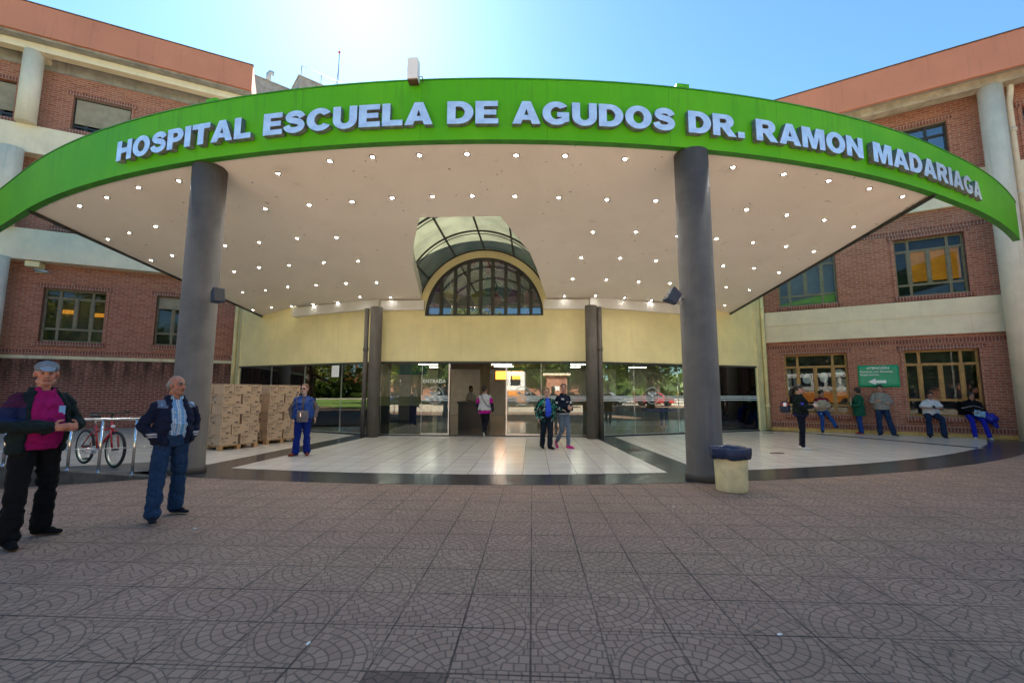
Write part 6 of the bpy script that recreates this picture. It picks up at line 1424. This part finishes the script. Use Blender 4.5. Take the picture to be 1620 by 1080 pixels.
# grey jacket, arms crossed, leaning
J = stand(1.78, 1.06); J.update(pel=V3(0,-.10,.95), hipL=V3(.09,-.10,.90), hipR=V3(-.09,-.10,.90), chest=V3(0,-.03,1.29), knL=V3(.15,-.22,.49), knR=V3(-.13,-.22,.49), anL=V3(.22,-.34,.09), anR=V3(-.16,-.34,.09), toeL=V3(.5,-1,0), toeR=V3(-.5,-1,0),
    elL=V3(.28,-.10,1.16), elR=V3(-.28,-.10,1.16), wrL=V3(-.02,-.28,1.20), wrR=V3(.05,-.27,1.13), head=V3(0,-.05,1.645))
person('man in a light grey jacket leaning under the banner with arms crossed', W(3.46,-.20), -24, J, dict(bulk=1.08, belly=.04, skin=(.46,.26,.18), hyaw=-28, hpitch=18, handL=dict(d=V3(-.9,-.05,.1), side=V3(0,0,1), curl=.3), handR=dict(d=V3(.9,.0,.0), side=V3(0,0,1), curl=.3),
    trousers=dict(c=(.014,.034,.085), w=1.15, cuff=1.1, name='jeans'), shoes=dict(c=(.012,.013,.018), sole=(.35,.35,.35)),
    tops=[dict(name='jumper', c=(.22,.015,.02), ex=.012, hem=2.5, sleeve=None, collar=True, copen=.1), dict(name='jacket', c=(.27,.26,.235), ex=.040, hem=.55, sleeve='long', collar=True, copen=.6, m=CLOTH, fold=.018)], hair='short'))
# white shirt on his phone
J = seated(1.0, seat=.66, kz=.62, fwd=.46, spread=.17, lean=.06); J.update(wrL=V3(.07,-.30,.98), wrR=V3(-.05,-.30,.98), elL=V3(.26,-.10,.99), elR=V3(-.26,-.10,.99))
person('man in a white short sleeved shirt sitting on the second window sill with a phone', W(4.82,-.06), -29, J, dict(bulk=1.14, belly=.06, skin=(.40,.22,.15), hpitch=24, glasses='clear', handL=dict(d=V3(-.5,-.7,.1), side=V3(0,0,1), curl=.6), handR=dict(d=V3(.5,-.7,.1), side=V3(0,0,1), curl=.6),
    trousers=dict(c=(.012,.026,.065), w=1.2, cuff=1.15, name='jeans'), shoes=dict(c=(.008,.008,.01), sole=(.02,.02,.02)),
    tops=[dict(name='shirt', c=(.56,.60,.66), ex=.030, hem=.75, sleeve='short', collar=True, copen=.4, fold=.016)], hair='short'))
phone(W(4.83,-.46,1.02), -29, -50, 'black phone in the hands of the man in the white shirt')
# woman with black jacket and blue trousers
J = seated(.95, seat=.66, kz=.60, fwd=.44, spread=.13); J.update(anL=V3(.22,-.52,.085), anR=V3(-.10,-.48,.085), wrL=V3(.08,-.26,.86), wrR=V3(-.06,-.27,.85), elL=V3(.22,-.03,.93), elR=V3(-.22,-.03,.93))
def jl(co): return (.45,.45,.46) if abs(co.z - 1.08 + .35*abs(co.x)) < .006 and co.y < -.05 else (.006,.006,.009)
person('woman in a black jacket and blue trousers sitting nearest the cream column', W(5.86,-.06), -31, J, dict(fem=True, bulk=1.1, skin=(.42,.24,.17), hyaw=10, hpitch=6, glasses='clear',
    trousers=dict(c=(.010,.018,.33), w=1.08), shoes=dict(c=(.45,.45,.48), sole=(.6,.6,.6)),
    tops=[dict(name='jacket', c=(.006,.006,.009), fn=jl, ex=.045, hem=.8, sleeve='long', collar=True, copen=.5, fold=.016)], hair='full'))
e = empty('folded_coat', W(6.18,-.26,.42), R(-29), 'bright blue coat folded over the sill and hanging down beside the seated woman', 'coat')
g = MB(); g.cap((-.12,.14,.40),(.10,.04,.28),.11,.12,.7); g.cap((.10,.04,.28),(.15,.0,.02),.12,.08,.7); g.cap((-.10,.04,.36),(.04,-.02,.20),.09,.10)
me = remesh(g, .014, 2, .03, 7); paint(me, lambda co: (.010,.02,.36)); me.materials.append(NYLON); me.name = 'coat_cloth'; o = bpy.data.objects.new('coat_cloth', me); col.objects.link(o); o.parent = e
e = empty('magazine', W(5.94,-.40,.84), R(-20), 'folded magazine held on the lap of the woman in the black jacket', 'magazine'); b = MB(); b.box(-.13,.13,-.004,.004,-.15,.11, M=Matrix.Rotation(R(-40),4,'X') @ Matrix.Rotation(R(20),4,'Y')); b.build('pages', mat('printed_magazine', (.18,.30,.38), .6, var=.8, vs=22), e)
# guard behind the desk, waiting person on the right inside
J = stand(1.72); J.update(elR=V3(-.25,-.02,1.12), wrR=V3(-.05,-.22,1.06), elL=V3(.25,-.02,1.12), wrL=V3(.06,-.22,1.04))
person('guard in a white short sleeved shirt standing behind the black desk in the doorway', (-1.05,19.75,.016), 50, J, dict(skin=(.33,.18,.12), trousers=dict(c=(.012,.012,.015)), shoes=dict(c=(.01,.01,.01)), tops=[dict(name='shirt', c=(.62,.58,.55), ex=.02, hem=.8, sleeve='short', collar=True, copen=.3)], hair='short'), vox=.016)
J = stand(1.66)
person('person in dark clothes waiting inside behind the blue table', (7.25,19.3,.016), 10, J, dict(fem=True, skin=(.36,.2,.14), trousers=dict(c=(.015,.06,.16)), shoes=dict(c=(.4,.4,.4)), tops=[dict(name='jacket', c=(.015,.02,.04), ex=.03, hem=.6, sleeve='long')], hair='long'), vox=.016)
